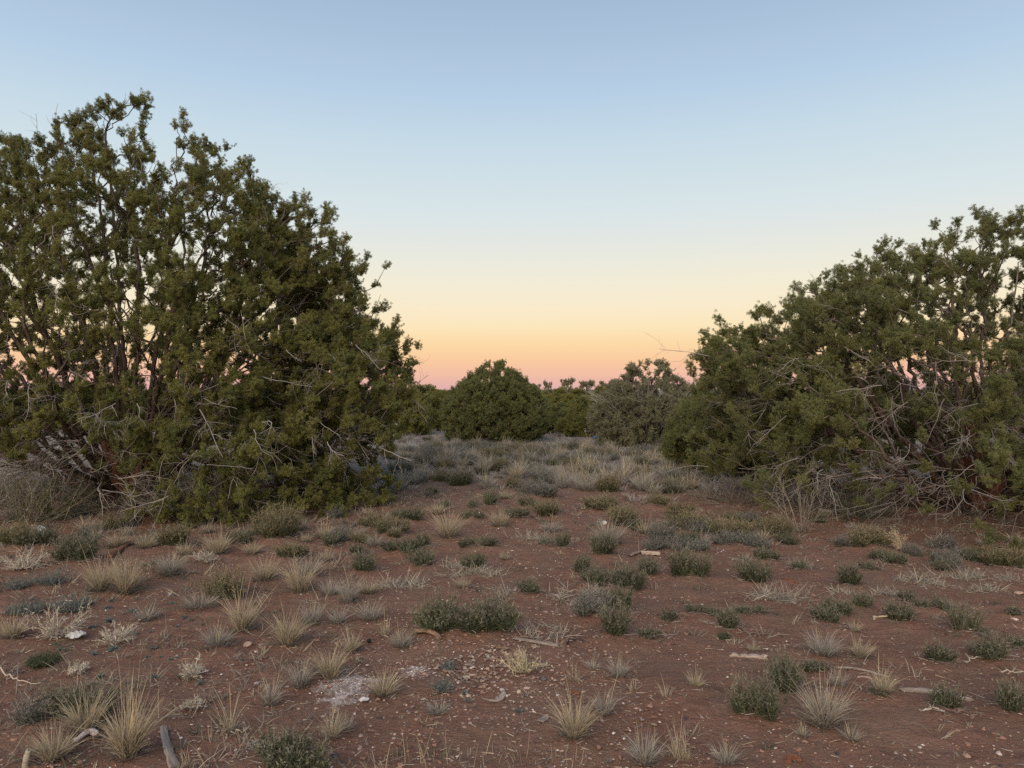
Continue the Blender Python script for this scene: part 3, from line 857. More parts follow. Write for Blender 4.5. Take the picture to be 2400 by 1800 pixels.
# ------------------------------------------------------------------ ground
def soil_mat():
    m, t, b = new_mat("red_soil")
    L = t.links.new
    geo = N(t, "ShaderNodeNewGeometry")
    pos = geo.outputs["Position"]
    def noise(scale, detail=5, rough=0.6, dist=0.0):
        n = N(t, "ShaderNodeTexNoise"); n.inputs["Scale"].default_value = scale; n.inputs["Detail"].default_value = detail
        n.inputs["Roughness"].default_value = rough; n.inputs["Distortion"].default_value = dist
        L(pos, n.inputs["Vector"]); return n.outputs["Fac"]
    def ramp2(f, a, b2, c0, c1):
        r = N(t, "ShaderNodeValToRGB"); e = r.color_ramp.elements
        e[0].position, e[1].position = a, b2
        e[0].color = (*c0, 1); e[1].color = (*c1, 1); L(f, r.inputs[0]); return r.outputs[0]
    def mix(f, a, c, mode='MIX'):
        x = N(t, "ShaderNodeMix", data_type='RGBA', blend_type=mode)
        for s, v in ((x.inputs["Factor"], f), (x.inputs["A"], a), (x.inputs["B"], c)):
            if hasattr(v, "links"): L(v, s)
            elif isinstance(v, tuple): s.default_value = (*v, 1)
            else: s.default_value = v
        return x.outputs["Result"]
    def math_(op, a, b2=None, clamp=False):
        x = N(t, "ShaderNodeMath", operation=op, use_clamp=clamp)
        for s, v in ((x.inputs[0], a), (x.inputs[1], b2)):
            if v is None: continue
            if hasattr(v, "links"): L(v, s)
            else: s.default_value = v
        return x.outputs[0]
    base = ramp2(noise(0.9, 6, 0.65), 0.3, 0.72, (0.228, 0.115, 0.075), (0.338, 0.176, 0.117))
    base = mix(math_('MULTIPLY', ramp2(noise(7, 6, 0.7), 0.45, 0.62, (0, 0, 0), (1, 1, 1)), 0.55), base, (0.165, 0.088, 0.058))
    base = mix(math_('MULTIPLY', ramp2(noise(26, 5, 0.75), 0.55, 0.72, (0, 0, 0), (1, 1, 1)), 0.5), base, (0.42, 0.26, 0.20))
    base = mix(math_('MULTIPLY', ramp2(noise(60, 4, 0.8), 0.58, 0.68, (0, 0, 0), (1, 1, 1)), 0.6), base, (0.12, 0.066, 0.05))
    dull = ramp2(noise(2.1, 5, 0.7, 0.6), 0.42, 0.66, (0, 0, 0), (1, 1, 1))
    base = mix(math_('MULTIPLY', dull, 0.7), base, (0.245, 0.158, 0.110))
    sand = ramp2(noise(3.4, 4, 0.6, 1.2), 0.60, 0.74, (0, 0, 0), (1, 1, 1))
    base = mix(math_('MULTIPLY', sand, 0.5), base, (0.375, 0.215, 0.143))
    wm = N(t, "ShaderNodeMapping"); wm.inputs["Scale"].default_value = (1.1, 7.0, 1.0); wm.inputs["Rotation"].default_value = (0, 0, 0.18); L(pos, wm.inputs[0])
    wn = N(t, "ShaderNodeTexNoise"); wn.inputs["Scale"].default_value = 2.2; wn.inputs["Detail"].default_value = 5; wn.inputs["Distortion"].default_value = 0.8
    L(wm.outputs[0], wn.inputs["Vector"]); wash = wn.outputs["Fac"]
    base = mix(math_('MULTIPLY', ramp2(wash, 0.54, 0.64, (0, 0, 0), (1, 1, 1)), 0.4), base, (0.175, 0.098, 0.074))
    speck = ramp2(noise(95, 3, 0.7), 0.63, 0.70, (0, 0, 0), (1, 1, 1))
    base = mix(math_('MULTIPLY', speck, 0.6), base, (0.06, 0.035, 0.028))
    # dry thatch that covers the soil of the meadow beyond the clearing
    sep = N(t, "ShaderNodeSeparateXYZ"); L(pos, sep.inputs[0])
    far = N(t, "ShaderNodeMapRange"); far.inputs["From Min"].default_value = 9.5; far.inputs["From Max"].default_value = 14.5
    L(sep.outputs["Y"], far.inputs["Value"])
    thm = math_('ADD', far.outputs[0], math_('MULTIPLY', math_('SUBTRACT', noise(0.7, 4), 0.5), 1.6))
    thm = math_('MULTIPLY', math_('MULTIPLY', thm, far.outputs[0], True), 1.0, True)
    thatch = ramp2(noise(9, 6, 0.75), 0.3, 0.7, (0.155, 0.12, 0.096), (0.315, 0.26, 0.21))
    base = mix(thm, base, thatch)
    # chalky mineral stains
    for (cx, cy, rx, ry, amt) in WHITE:
        mp = N(t, "ShaderNodeMapping"); mp.vector_type = 'POINT'
        mp.inputs["Location"].default_value = (-cx / rx, -cy / ry, 0); mp.inputs["Scale"].default_value = (1 / rx, 1 / ry, 0)
        L(pos, mp.inputs[0])
        ln = N(t, "ShaderNodeVectorMath", operation='LENGTH'); L(mp.outputs[0], ln.inputs[0])
        f = math_('SUBTRACT', 1.0, ln.outputs["Value"])
        f = math_('ADD', f, math_('MULTIPLY', math_('SUBTRACT', noise(14, 6, 0.7, 0.4), 0.53), 4.2))
        f = math_('MULTIPLY', math_('MULTIPLY', f, 1.6, True), amt)
        base = mix(f, base, (0.60, 0.50, 0.45))
    L(base, b.inputs["Base Color"])
    b.inputs["Roughness"].default_value = 0.95; b.inputs["Specular IOR Level"].default_value = 0.1
    hgt = math_('ADD', math_('ADD', math_('MULTIPLY', noise(9, 6, 0.75), 1.3), math_('MULTIPLY', noise(48, 5, 0.75), 0.45)), math_('MULTIPLY', wash, 0.35))
    bp = N(t, "ShaderNodeBump"); bp.inputs["Strength"].default_value = 1.0; bp.inputs["Distance"].default_value = 0.05
    L(hgt, bp.inputs["Height"]); L(bp.outputs[0], b.inputs["Normal"])
    return m

def white_spot(s, u, v, w, h, amt):
    px, py = pix(s, u, v); x, y = at(px, py)
    x1, y1 = at(px, py - h / 2.765 * 0.5)
    k = 2.765 * F_PX / y
    return (x, y, w / k * 0.5, max(0.08, (y1 - y)), amt)
WHITE = [white_spot('M', 20, 1130, 400, 240, 0.95), white_spot('M', 490, 1025, 200, 80, 0.85), white_spot('L', 1700, 1500, 260, 110, 0.6)]

def build_ground():
    def spread(lo, step, hi, grow_, far):
        out = [lo]
        while out[-1] < hi: out.append(out[-1] + step)
        while out[-1] < far:
            step *= grow_; out.append(out[-1] + step)
        return np.array(out)
    xp = spread(0, 0.06, 8.4, 1.10, 3000)
    xs = np.concatenate([-xp[:0:-1], xp])
    ya = spread(-1.0, 0.3, 1.9, 1.0, 1.9) if False else np.arange(-4, 2.0, 0.4)
    yb = spread(2.0, 0.055, 10, 1.035, 60)
    yc = spread(yb[-1] + 3, 3, yb[-1] + 4, 1.25, 4000)
    ys = np.concatenate([[-60, -20], ya, yb, yc])
    X, Y = np.meshgrid(xs, ys)
    Z = ground_z(X.copy(), Y.copy())
    Z += 0.032 * (noise2(X * 4.5, Y * 4.5, 21) - 0.5) + 0.009 * (noise2(X * 12, Y * 12, 22) - 0.5)
    nx, ny = len(xs), len(ys)
    i = (np.arange(ny - 1)[:, None] * nx + np.arange(nx - 1)[None]).ravel()
    f = np.stack([i, i + 1, i + 1 + nx, i + nx], 1)
    v = np.stack([X.ravel(), Y.ravel(), Z.ravel()], 1)
    o = obj("ground", make_mesh("ground", v, f, None, soil_mat(), True))
    return tag(o, "bare red desert soil with gravel and chalky stains", None, None, "structure")
build_ground()

# ------------------------------------------------------------------ the two big junipers
TX, TY = (310 - CX) / F_PX * 10.8, 10.8
envA = envelope({
    'px': [(0, 3.5), (.24, 3.7), (.74, 3.9), (1.3, 3.85), (1.6, 3.9), (1.95, 4.05), (2.25, 4.0), (2.5, 3.45), (2.67, 3.3), (3.3, 3.1), (3.8, 2.85), (4.3, 2.5), (4.7, 1.95), (5.0, 1.25), (5.35, .8), (5.65, .4), (5.9, .1)],
    'nx': [(0, 2.6), (.5, 3.4), (1.5, 4.0), (3, 3.8), (4, 3.3), (4.5, 2.8), (4.85, 2.0), (5.1, 1.4), (5.45, .9), (5.9, .35)],
    'front': [(0, 2.1), (.3, 2.5), (1, 2.8), (2, 2.7), (3, 2.4), (4, 1.9), (4.8, 1.1), (5.4, .65), (5.9, .2)],
    'back': [(0, 2.0), (1, 2.8), (2, 2.9), (3, 2.6), (4, 2.1), (4.8, 1.2), (5.4, .65), (5.9, .2)]}, (.76, .32, .20))
def keepA(p):
    k = np.ones(len(p))
    low = p[:, 2] < 0.95
    k[low & (p[:, 0] < 0.9)] = 0.30
    k[(p[:, 2] < 0.5) & (p[:, 0] < 1.1)] = 0.06
    k[low & (p[:, 0] >= 0.9) & (p[:, 0] < 1.8)] = 0.7
    k[(p[:, 2] < 1.7) & (p[:, 2] > 0.5) & (np.abs(p[:, 0]) < 1.2)] *= 0.6
    k[(p[:, 2] > 1.6) & (p[:, 2] < 3.9) & (p[:, 0] < .8)] *= 0.58
    k[p[:, 0] < 1.3] *= .8
    return k
def fan(env, n, r, seed, zlo, azs=None, f=.86, low=.45):
    """stems that fan from the base and bend upward to the crown's outer part"""
    R, zmax, _ = env
    out = []
    for i in range(n):
        a = r.uniform(0, 6.283) if azs is None else azs[i % len(azs)] + r.normal() * .25
        z = zlo + (zmax * .93 - zlo) * ((i + .5) / n) ** .8
        rad = float(R(np.array(a), np.array(z), seed)) * f * r.uniform(.75, 1)
        e = np.array([math.cos(a) * rad, math.sin(a) * rad, z])
        c = np.array([math.cos(a) * rad * .62, math.sin(a) * rad * .62, z * low]) + r.normal(size=3) * .08
        m = max(6, int(np.linalg.norm(e) / .34))
        q = bez((0, 0, -.1), c, e, m)
        q[2:] += np.cumsum(r.normal(size=(m - 2, 3)) * .022, 0)
        out.append(q)
    return out
rs = np.random.default_rng(5)
stemsA = fan(envA, 24, rs, 11, .5, [0, 2.4, 4.4, 3.3, 5.6, 1.2, 3.0, 4.9, .3, 6.0, 3.7]) + [bez((0, 0, -.1), (-.1, 0, 2.4), (-.4, 0, 5.4), 14)]
def deadA(da, r, P, par, ns):
    RA = envA[0]
    for i in range(220):         # bleached twigs over the lower outside of the crown
        a = r.uniform(math.pi * 0.95, math.pi * 2.05)
        z = .45 + 2.1 * r.random() ** 1.4
        s = float(RA(np.array(a), np.array(z), 11)) * r.uniform(.6, 1.0)
        dead_branch(da, (math.cos(a) * s, math.sin(a) * s, z), (math.cos(a) * .7 + r.normal() * .6, math.sin(a) * .7 + r.normal() * .6, r.uniform(-0.8, 0.35)),
                    r.uniform(0.3, .85), r, r.uniform(.0048, .0075), 2, 0.35, (.30, .26, .23), 5, 0.6)
    for i in range(16):          # the low sweep of bare limbs on the side away from the clearing
        a = r.uniform(math.pi * 1.0, math.pi * 1.5)
        dead_branch(da, (math.cos(a) * 1.0, math.sin(a) * 1.0, r.uniform(0.6, 1.1)), (math.cos(a), math.sin(a), r.uniform(-.35, 0.0)),
                    r.uniform(1.0, 1.8), r, r.uniform(.007, .011), 2, 0.25, (.28, .24, .21), 6, 0.45)
    for i in range(330):
        k = r.integers(ns, len(P))
        dead_branch(da, P[par[k]], unit(P[k] - P[par[k]]) + rdir(1, r)[0] * .8, r.uniform(.25, .6), r, .0055, 1, 0.1, (.27, .23, .20), 4, 0.5)
juniper("juniper_tree", "tallest juniper with open crown, many stems and bare grey lower twigs", (TX, TY, gz(TX, TY)), stemsA, envA, 5900, 11,
        OLIVE, (10, 13), 0.038, 0.0165, 0.125, deadA, "junipers around the clearing", keep=keepA, gap=0.385, inner=0.25, shell=0.60, gap_f=2.3, rmax=0.085, bf=.6, burl=6, r_tip=.0046, r_pow=.42, tuft=.034, cluster=2, plume=.54)

BX, BY = (2290 - CX) / F_PX * 10.0, 10.0
envB = envelope({
    'nx': [(0, 2.8), (.22, 3.2), (.5, 3.6), (1.09, 3.6), (1.84, 3.45), (2.15, 3.35), (2.45, 3.05), (2.7, 2.55), (2.95, 1.95), (3.2, 1.75), (3.45, 1.45), (3.7, .9), (3.9, .1)],
    'px': [(0, 2.6), (.5, 3.0), (1.5, 3.2), (2.5, 2.9), (3.4, 1.9), (3.75, 1.2), (3.92, .7)],
    'front': [(0, 3.0), (.3, 3.1), (1, 2.8), (2, 2.1), (3, 1.4), (3.5, .9), (3.92, .2)],
    'back': [(0, 1.8), (1, 2.5), (2, 2.4), (3, 1.8), (3.92, .2)]}, (.74, .34, .24))
def keepB(p):
    k = np.ones(len(p))
    k[(p[:, 2] < 0.85) & (p[:, 0] < -.2)] = 0.75
    k[(p[:, 2] < 0.36) & (p[:, 0] < 0.0)] = 0.15
    k[(p[:, 2] > 1.3) & (p[:, 2] < 2.6) & (p[:, 0] > -1.5)] *= 0.6
    k[(p[:, 2] < 1.0) & (p[:, 0] < -.7) & (p[:, 1] < .3)] *= .5
    k[(p[:, 2] > 1.2) | (p[:, 0] < -.3)] *= .72
    return k
stemsB = fan(envB, 20, rs, 23, .45, [3.1, 3.5, 4.4, 2.7, 5.3, 3.0, .3, 3.9, 1.6, 3.3, 4.9], low=.35) + [bez((0, 0, -.1), (.1, 0, 1.8), (.1, .1, 3.8), 11)]
def deadB(da, r, P, par, ns):
    RB = envB[0]
    for i in range(190):
        a = r.uniform(math.pi * 0.9, math.pi * 1.8)
        z = .5 + 1.7 * r.random() ** 1.2
        s = float(RB(np.array(a), np.array(z), 23)) * r.uniform(.6, 1.0)
        dead_branch(da, (math.cos(a) * s, math.sin(a) * s, z), (math.cos(a) * .8 + r.normal() * .5, math.sin(a) * .8 + r.normal() * .5, r.uniform(-.6, .3)),
                    r.uniform(.3, .75), r, r.uniform(.0042, .0065), 2, .35, (.25, .215, .19), 5, .5)
    for i in range(24):          # long bare sprays trailing to the ground on the clearing side
        a = r.uniform(math.pi * 0.97, math.pi * 1.42); s = r.uniform(1.0, 2.6)
        dead_branch(da, (math.cos(a) * s, math.sin(a) * s, r.uniform(.35, .75)), (-1 + math.cos(a) * .6 + r.normal() * .15, math.sin(a) * .8 + r.normal() * .2, r.uniform(-.25, .08)),
                    r.uniform(.7, 1.3), r, r.uniform(.0048, .0075), 2, .22, (.225, .19, .162), 5, .4)
    for i in range(170):
        k = r.integers(ns, len(P))
        dead_branch(da, P[par[k]], unit(P[k] - P[par[k]]) + rdir(1, r)[0] * .8, r.uniform(.25, .55), r, .005, 1, .1, (.27, .235, .205), 4, .45)
juniper("juniper_tree", "broad dense juniper leaning over trailing bare branches at the clearing's edge", (BX, BY, gz(BX, BY)), stemsB, envB, 4700, 23,
        GREEN, (10, 13), 0.037, 0.0160, 0.120, deadB, "junipers around the clearing", keep=keepB, gap=0.41, inner=0.25, shell=0.58, gap_f=2.0, rmax=0.08, bf=.6, burl=4, r_tip=.0046, r_pow=.42, tuft=.034, cluster=2, plume=.54)

# ------------------------------------------------------------------ junipers of the middle distance
def dome(h, rx, ry=None, base=0.8, tip=0.12, rough=(.82, .20, .16)):
    ry = ry or rx
    zs = np.linspace(0, 1, 9)
    pr = np.array([base, .95, 1.0, .97, .90, .78, .60, .38, tip])
    f = lambda R: [(z * h, p * R) for z, p in zip(zs, pr)]
    return envelope({'px': f(rx), 'nx': f(rx), 'front': f(ry), 'back': f(ry)}, rough)
def dome_stems(h, rx, n, r):
    return [bez((0, 0, -.1), (math.cos(a) * rx * .3, math.sin(a) * rx * .3, h * .3),
                (math.cos(a) * rx * .6 * s, math.sin(a) * rx * .6 * s, h * (.85 - .35 * s)), 6)
            for a, s in zip(np.arange(n) / n * 6.283 + r.random(), r.uniform(0.2, 1, n))]
def place(px, d):
    x = (px - CX) / F_PX * d
    return x, d, gz(x, d)

rr = np.random.default_rng(3)
x, y, z = place(1160, 22.5)
juniper("juniper_tree", "dense dark green dome-shaped juniper standing alone in the middle", (x, y, z), dome_stems(2.1, 1.5, 6, rr), dome(2.32, 1.62, base=.86, rough=(.90, .12, .08)), 1500, 31,
        DGREEN, (8, 13), 0.055, 0.030, 0.150, None, "junipers around the clearing", up=0.8, gap=0.2, inner=0.10, shell=0.72, gap_f=2.2, rmax=.07, plume=.72)
def deadC(da, r, P, par, ns):
    for i in range(60):
        a = r.uniform(math.pi * .75, math.pi * 1.8)
        dead_branch(da, (math.cos(a) * .5, math.sin(a) * .5, r.uniform(.15, 1.0)), (math.cos(a), math.sin(a), r.uniform(.2, .9)), r.uniform(.8, 1.5), r, .011, 1, -.2, kids=5, curl=.14, col=(.33, .30, .26))
x, y, z = place(1520, 20.5)
juniper("juniper_tree", "grey-green twiggy juniper with rounded thin top beyond the meadow", (x, y, z), dome_stems(2.2, 1.6, 8, rr), dome(2.30, 1.62, base=.75, tip=.35), 1150, 37,
        GREYGREEN, (7, 11), 0.046, 0.022, 0.13, deadC, "junipers around the clearing", up=0.8, gap=0.33, inner=.3, shell=.6, gap_f=1.7, rmax=.06, r_tip=.006, plume=.62)
x, y, z = place(1700, 14.5)
juniper("juniper_tree", "fresh green bushy juniper close behind the broad one's outer twigs", (x, y, z), dome_stems(1.7, 1.0, 6, rr), dome(1.85, 1.1, base=.8, tip=.4), 700, 41,
        GREEN, (8, 12), 0.044, 0.020, 0.13, None, "junipers around the clearing", up=0.6, gap=0.3, inner=.2, gap_f=1.7, rmax=.06, plume=.75)

# background junipers: a few shapes, each copied with its parts
def copy_tree(src, loc, scale, rz, label, group):
    c = src.copy(); link(c); c.location = loc; c.scale = scale; c.rotation_euler = (0, 0, rz)
    tag(c, label, "tree", group)
    for ch in src.children:
        d = ch.copy(); link(d, c)
    return c

BGTREES = [  # px centre, width px, top row, distance, palette index, label
    (940, 150, 920, 27.0, 2, "olive juniper between the tall juniper and the dome juniper"),
    (1030, 110, 922, 30.0, 0, "round juniper half hidden by the dome juniper"),
    (1285, 140, 938, 27.5, 1, "low dark juniper just past the dome juniper's skirt"),
    (1375, 140, 936, 25.5, 0, "low green juniper tucked against the grey-green one"),
    (1245, 120, 917, 38.0, 2, "yellowish juniper over the dome juniper's shoulder"),
    (1330, 170, 917, 44.0, 2, "broad olive juniper in the far gap"),
    (1425, 130, 911, 40.0, 2, "yellowish juniper behind the grey-green one"),
    (1000, 150, 908, 46.0, 0, "yellowish juniper far behind the dome juniper"),
    (1328, 62, 893, 70.0, 3, "flat-topped tree standing above the far skyline"),
    (1284, 40, 899, 70.0, 3, "narrow little tree beside the flat-topped one on the skyline"),
    (1376, 70, 898, 72.0, 3, "rounded tree next along the skyline from the flat-topped one"),
    (1424, 76, 897, 74.0, 3, "wider tree at the end of the skyline row"),
    (1250, 70, 904, 76.0, 3, "lowest tree of the skyline row beside the dome juniper"),
]
HID = [(-60, 190, 900, 29), (90, 200, 905, 33), (240, 180, 908, 27), (400, 200, 905, 34), (540, 190, 909, 29), (690, 190, 907, 31), (830, 170, 910, 28),
       (1640, 170, 905, 27), (1790, 200, 902, 24), (1930, 200, 904, 28), (2080, 200, 900, 25), (2230, 220, 903, 30), (2390, 210, 900, 26)]
def base_tree(i, pal, h, rx, n, up, gap, tip, K):
    r = np.random.default_rng(100 + i)
    return juniper("juniper_tree", "tmp", (0, 0, 0), dome_stems(h * .9, rx, 5, r), dome(h, rx, base=.8, tip=tip), n, 60 + i, pal, K, 0.078, 0.046, 0.20, None,
                   None, up=up, gap=gap, inner=.12, shell=.65, gap_f=1.8, rmax=.06, tuft=.05, plume=1.0)
BASE = [base_tree(0, OLIVE, 2.2, 1.4, 520, .6, .3, .3, (6, 11)), base_tree(1, DGREEN, 2.2, 1.4, 520, .7, .3, .2, (6, 11)),
        base_tree(2, YOLIVE, 2.2, 1.6, 520, .6, .32, .45, (6, 11)), base_tree(3, GREYGREEN, 2.4, 1.3, 380, .6, .36, .6, (6, 11))]
used = [False] * 4
def bg_tree(px, wpx, ytop, d, k, label, group):
    x, y, z = place(px, d)
    h = EYE + (CY - ytop) / F_PX * d - z
    w = wpx / F_PX * d
    hb, rb = [(2.2, 1.4), (2.2, 1.4), (2.2, 1.6), (2.4, 1.3)][k]
    sc = (w / 2 / rb, w / 2 / rb * .9, h / hb * 1.02)
    rz = rr.uniform(0, 6.28)
    if not used[k]:
        used[k] = True
        o = BASE[k]; o.location = (x, y, z); o.scale = sc; o.rotation_euler = (0, 0, rz); tag(o, label, "tree", group)
    else:
        copy_tree(BASE[k], (x, y, z), sc, rz, label, group)
for px, wpx, yt, d, k, lab in BGTREES:
    bg_tree(px, wpx, yt, d, k, lab, "junipers beyond the meadow")
ORD = ["first", "second", "third", "fourth", "fifth", "sixth", "seventh"]
for i, (px, wpx, yt, d) in enumerate(HID):
    if px < 900:
        bg_tree(px, wpx, yt, d, i % 3, ORD[6 - i] + " juniper from the dome juniper seen behind the tall one", "junipers seen behind the tall one")
    else:
        bg_tree(px, wpx, yt, d, i % 3, ORD[i - 7] + " juniper from the grey-green one seen behind the broad one", "junipers seen behind the broad one")

# far wood: one mass along the horizon
def woodland():
    r = np.random.default_rng(77)
    acc = Acc()
    n = 260
    d = 48 + 190 * r.random(n) ** 1.5
    x = (r.random(n) * 2 - 1) * d * 0.95
    for i in range(n):
        zb = float(height(x[i], d[i]))
        h = (2.05 + r.uniform(-.2, .2)) if d[i] > 60 else 1.8
        R = r.uniform(1.4, 2.6)
        m = 28
        dd = rdir(m, r); dd[:, 2] = np.abs(dd[:, 2])
        c = np.array([x[i], d[i], zb]) + dd * np.array([R, R, h * .92]) * (.8 + .2 * r.random((m, 1)))
        foliage(acc, c, unit(dd + np.array([0, 0, .5])), 0.42, 3, 5, .30, .22, [OLIVE, YOLIVE, YOLIVE][i % 3], r, .15)
    o = obj("distant_woodland", acc.mesh("distant_woodland", M_LEAF))
    tag(o, "far olive juniper wood merging along the skyline", "woodland", None, "stuff")
woodland()

# ------------------------------------------------------------------ plants of the clearing
def col_mix(a, b, n, r, var=0.2):
    t = r.random((n, 1))
    return (np.array(a) * (1 - t) + np.array(b) * t) * (1 - var + 2 * var * r.random((n, 1)))

def disc(n, r, R):
    a = r.random(n) * 2 * np.pi; s = R * np.sqrt(r.random(n))
    return np.stack([np.cos(a) * s, np.sin(a) * s, np.zeros(n)], 1)

def tuft(w, h, r, kind, dens=1.0, bw=None):
    """bunchgrass: arching blades from a small crown"""
    acc = Acc()
    R = w * 0.5
    n = int({'straw': 310, 'greyg': 290, 'wisp': 70, 'tallstraw': 520, 'curlyg': 380, 'fringe': 12}[kind] * dens)
    bw = bw or (.0026 if kind == 'fringe' else max(0.0026, 0.0044 * min(1.0, (h / .25) ** .5)))
    b = disc(n, r, R * (0.32 if kind != 'fringe' else .95)); b[:, 2] = -0.012
    a = np.arctan2(b[:, 1], b[:, 0]) + r.normal(size=n) * .7
    lean = r.random(n) ** 1.2 * (0.95 if kind != 'fringe' else .3)
    lean = lean * min(1.6, max(.4, w / max(h, .02) * .55))
    d = unit(np.stack([np.cos(a) * lean, np.sin(a) * lean, np.ones(n)], 1))
    L = h * (0.30 + 0.62 * r.random(n) ** 1.3) * (1 + .25 * lean)
    bend = np.stack([np.cos(a), np.sin(a), np.full(n, -.6)], 1) * (L * (0.10 + .42 * r.random(n)))[:, None]
    bend += rdir(n, r) * (L * .34 * r.random(n))[:, None]
    if kind in ('greyg',):
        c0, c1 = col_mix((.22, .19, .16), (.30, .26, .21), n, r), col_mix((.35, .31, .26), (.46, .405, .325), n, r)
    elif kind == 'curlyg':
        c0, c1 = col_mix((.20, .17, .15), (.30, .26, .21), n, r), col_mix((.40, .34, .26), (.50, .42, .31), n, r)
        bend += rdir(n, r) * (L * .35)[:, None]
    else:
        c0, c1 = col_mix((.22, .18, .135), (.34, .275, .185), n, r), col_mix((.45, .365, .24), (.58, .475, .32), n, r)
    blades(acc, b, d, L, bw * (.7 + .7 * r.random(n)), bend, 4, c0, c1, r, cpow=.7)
    # dead matted foot, its colour darkened to stand in for contact shade
    m = int(n * .45) if kind not in ('wisp', 'fringe') else int(n * .25)
    b2 = disc(m, r, R * .5); b2[:, 2] = -.005
    a2 = np.arctan2(b2[:, 1], b2[:, 0]) + r.normal(size=m) * .9
    d2 = unit(np.stack([np.cos(a2), np.sin(a2), .25 + .9 * r.random(m)], 1))
    L2 = np.minimum(R * (.45 + .6 * r.random(m)), h * .75)
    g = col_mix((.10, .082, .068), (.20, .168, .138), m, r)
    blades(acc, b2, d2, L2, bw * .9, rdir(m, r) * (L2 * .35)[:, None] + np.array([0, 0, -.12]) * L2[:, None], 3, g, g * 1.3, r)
    # tall flowering stalks
    k = {'straw': 6, 'greyg': 4, 'wisp': 6, 'tallstraw': 26, 'curlyg': 9, 'fringe': 6}[kind]
    b3 = disc(k, r, R * (.3 if kind != 'fringe' else .9)); a3 = r.random(k) * 6.283
    d3 = unit(np.stack([np.cos(a3) * .22, np.sin(a3) * .22, np.ones(k)], 1))
    L3 = h * (.85 + (.45 if kind != 'tallstraw' else .6) * r.random(k))
    cs = col_mix((.42, .33, .20), (.52, .42, .27), k, r)
    blades(acc, b3, d3, L3, max(.0026, bw * .7), rdir(k, r) * (L3 * .16)[:, None], 4, cs, cs, r, power=.35)
    return acc

def shrub(w, h, r, kind, dens=1.0):
    """snakeweed-like subshrub: a few uneven lobes of fanning leafy stems, fine dry tips, dead stalks and debris at the foot"""
    acc = Acc()
    R = w * .5
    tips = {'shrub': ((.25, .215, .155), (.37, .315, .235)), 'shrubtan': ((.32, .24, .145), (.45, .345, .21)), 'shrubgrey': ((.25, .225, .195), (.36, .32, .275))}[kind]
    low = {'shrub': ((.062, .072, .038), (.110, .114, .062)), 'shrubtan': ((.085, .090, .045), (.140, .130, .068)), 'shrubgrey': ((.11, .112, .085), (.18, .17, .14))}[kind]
    nl = int(np.clip(round(w / .13 + r.normal() * .8), 2, 7))
    ang = r.random(nl) * 6.283; rd = R * (.2 + .52 * r.random(nl) ** .7)
    lob = np.stack([np.cos(ang) * rd, np.sin(ang) * rd * .9, np.zeros(nl)], 1)
    lh = h * (.65 + .5 * r.random(nl)); lh[0] = h * 1.1; lob[0] *= .4
    lr = R * (.62 + .35 * r.random(nl)); deadness = r.random(nl) ** 3
    per = int(np.clip(330 * dens * w / .35, 120, 620) / nl)
    for q in range(nl):
        n = max(24, int(per * (.7 + .6 * r.random())))
        b = disc(n, r, lr[q] * .35)
        a = np.arctan2(b[:, 1], b[:, 0]) + r.normal(size=n) * .6
        u = r.random(n) ** .75                                   # 0 upright, 1 splayed at the rim
        L = lh[q] * (1 - .38 * u ** 2) * (.55 + .5 * r.random(n))
        ln = u * lr[q] / max(lh[q], .03) * 1.15
        d = unit(np.stack([np.cos(a) * ln, np.sin(a) * ln, np.ones(n)], 1) + r.normal(size=(n, 3)) * .07)
        L = L * np.sqrt(1 + (.75 * ln) ** 2)
        b = b + lob[q]; b[:, 2] = -.02
        bend = np.stack([np.cos(a), np.sin(a), .25 * np.ones(n)], 1) * (L * .06)[:, None] + rdir(n, r) * (L * .13)[:, None]
        bw = max(.003, .0052 * min(1.4, (w / .35) ** .5))
        tint = 1 + .18 * r.normal()
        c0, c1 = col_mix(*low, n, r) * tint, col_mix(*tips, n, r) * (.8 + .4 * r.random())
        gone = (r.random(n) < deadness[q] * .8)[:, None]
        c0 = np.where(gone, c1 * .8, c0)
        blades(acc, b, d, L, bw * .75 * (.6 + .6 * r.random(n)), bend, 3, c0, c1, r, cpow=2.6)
        K = 11
        i = np.repeat(np.arange(n), K); i = i[~gone[i, 0] | (r.random(n * K) < .2)]; m = len(i)
        t = .10 + .82 * r.random(m)
        pos = b[i] + d[i] * (L[i] * t)[:, None] + bend[i] * (t ** 2)[:, None]
        ld = unit(d[i] * .5 + rdir(m, r))
        ll = (.011 + .015 * r.random(m)) * min(1.5, max(.7, h / .16))
        cg = col_mix(*low, m, r, .35) * tint
        cg = np.where((t > .74)[:, None], cg * .55 + col_mix(*tips, m, r) * .45, cg)
        blades(acc, pos, ld, ll, bw * 1.3, rdir(m, r) * (ll * .2)[:, None], 1, cg, cg, r)
        m = n // 3
        k = r.integers(0, n, m)
        pos = b[k] + d[k] * (L[k] * .85)[:, None] + bend[k] * .75
        ct = col_mix(*tips, m, r)
        blades(acc, pos, unit(d[k] + rdir(m, r) * .4), L[k] * (.10 + .2 * r.random(m)), .0025, rdir(m, r) * .01, 1, ct, ct * 1.2, r)
    # dead stalks and trapped debris round the foot
    m = int(60 * w / .3)
    b = disc(m, r, R * 1.15); b[:, 2] = .004
    a = r.random(m) * 6.283
    g = col_mix((.16, .13, .11), (.36, .31, .26), m, r)
    ll = .03 + .06 * r.random(m)
    blades(acc, b, unit(np.stack([np.cos(a), np.sin(a), .25 * r.random(m)], 1)), ll, .0035, rdir(m, r) * (ll * .4)[:, None] * np.array([1, 1, .3]), 2, g, g, r, power=.4)
    return acc

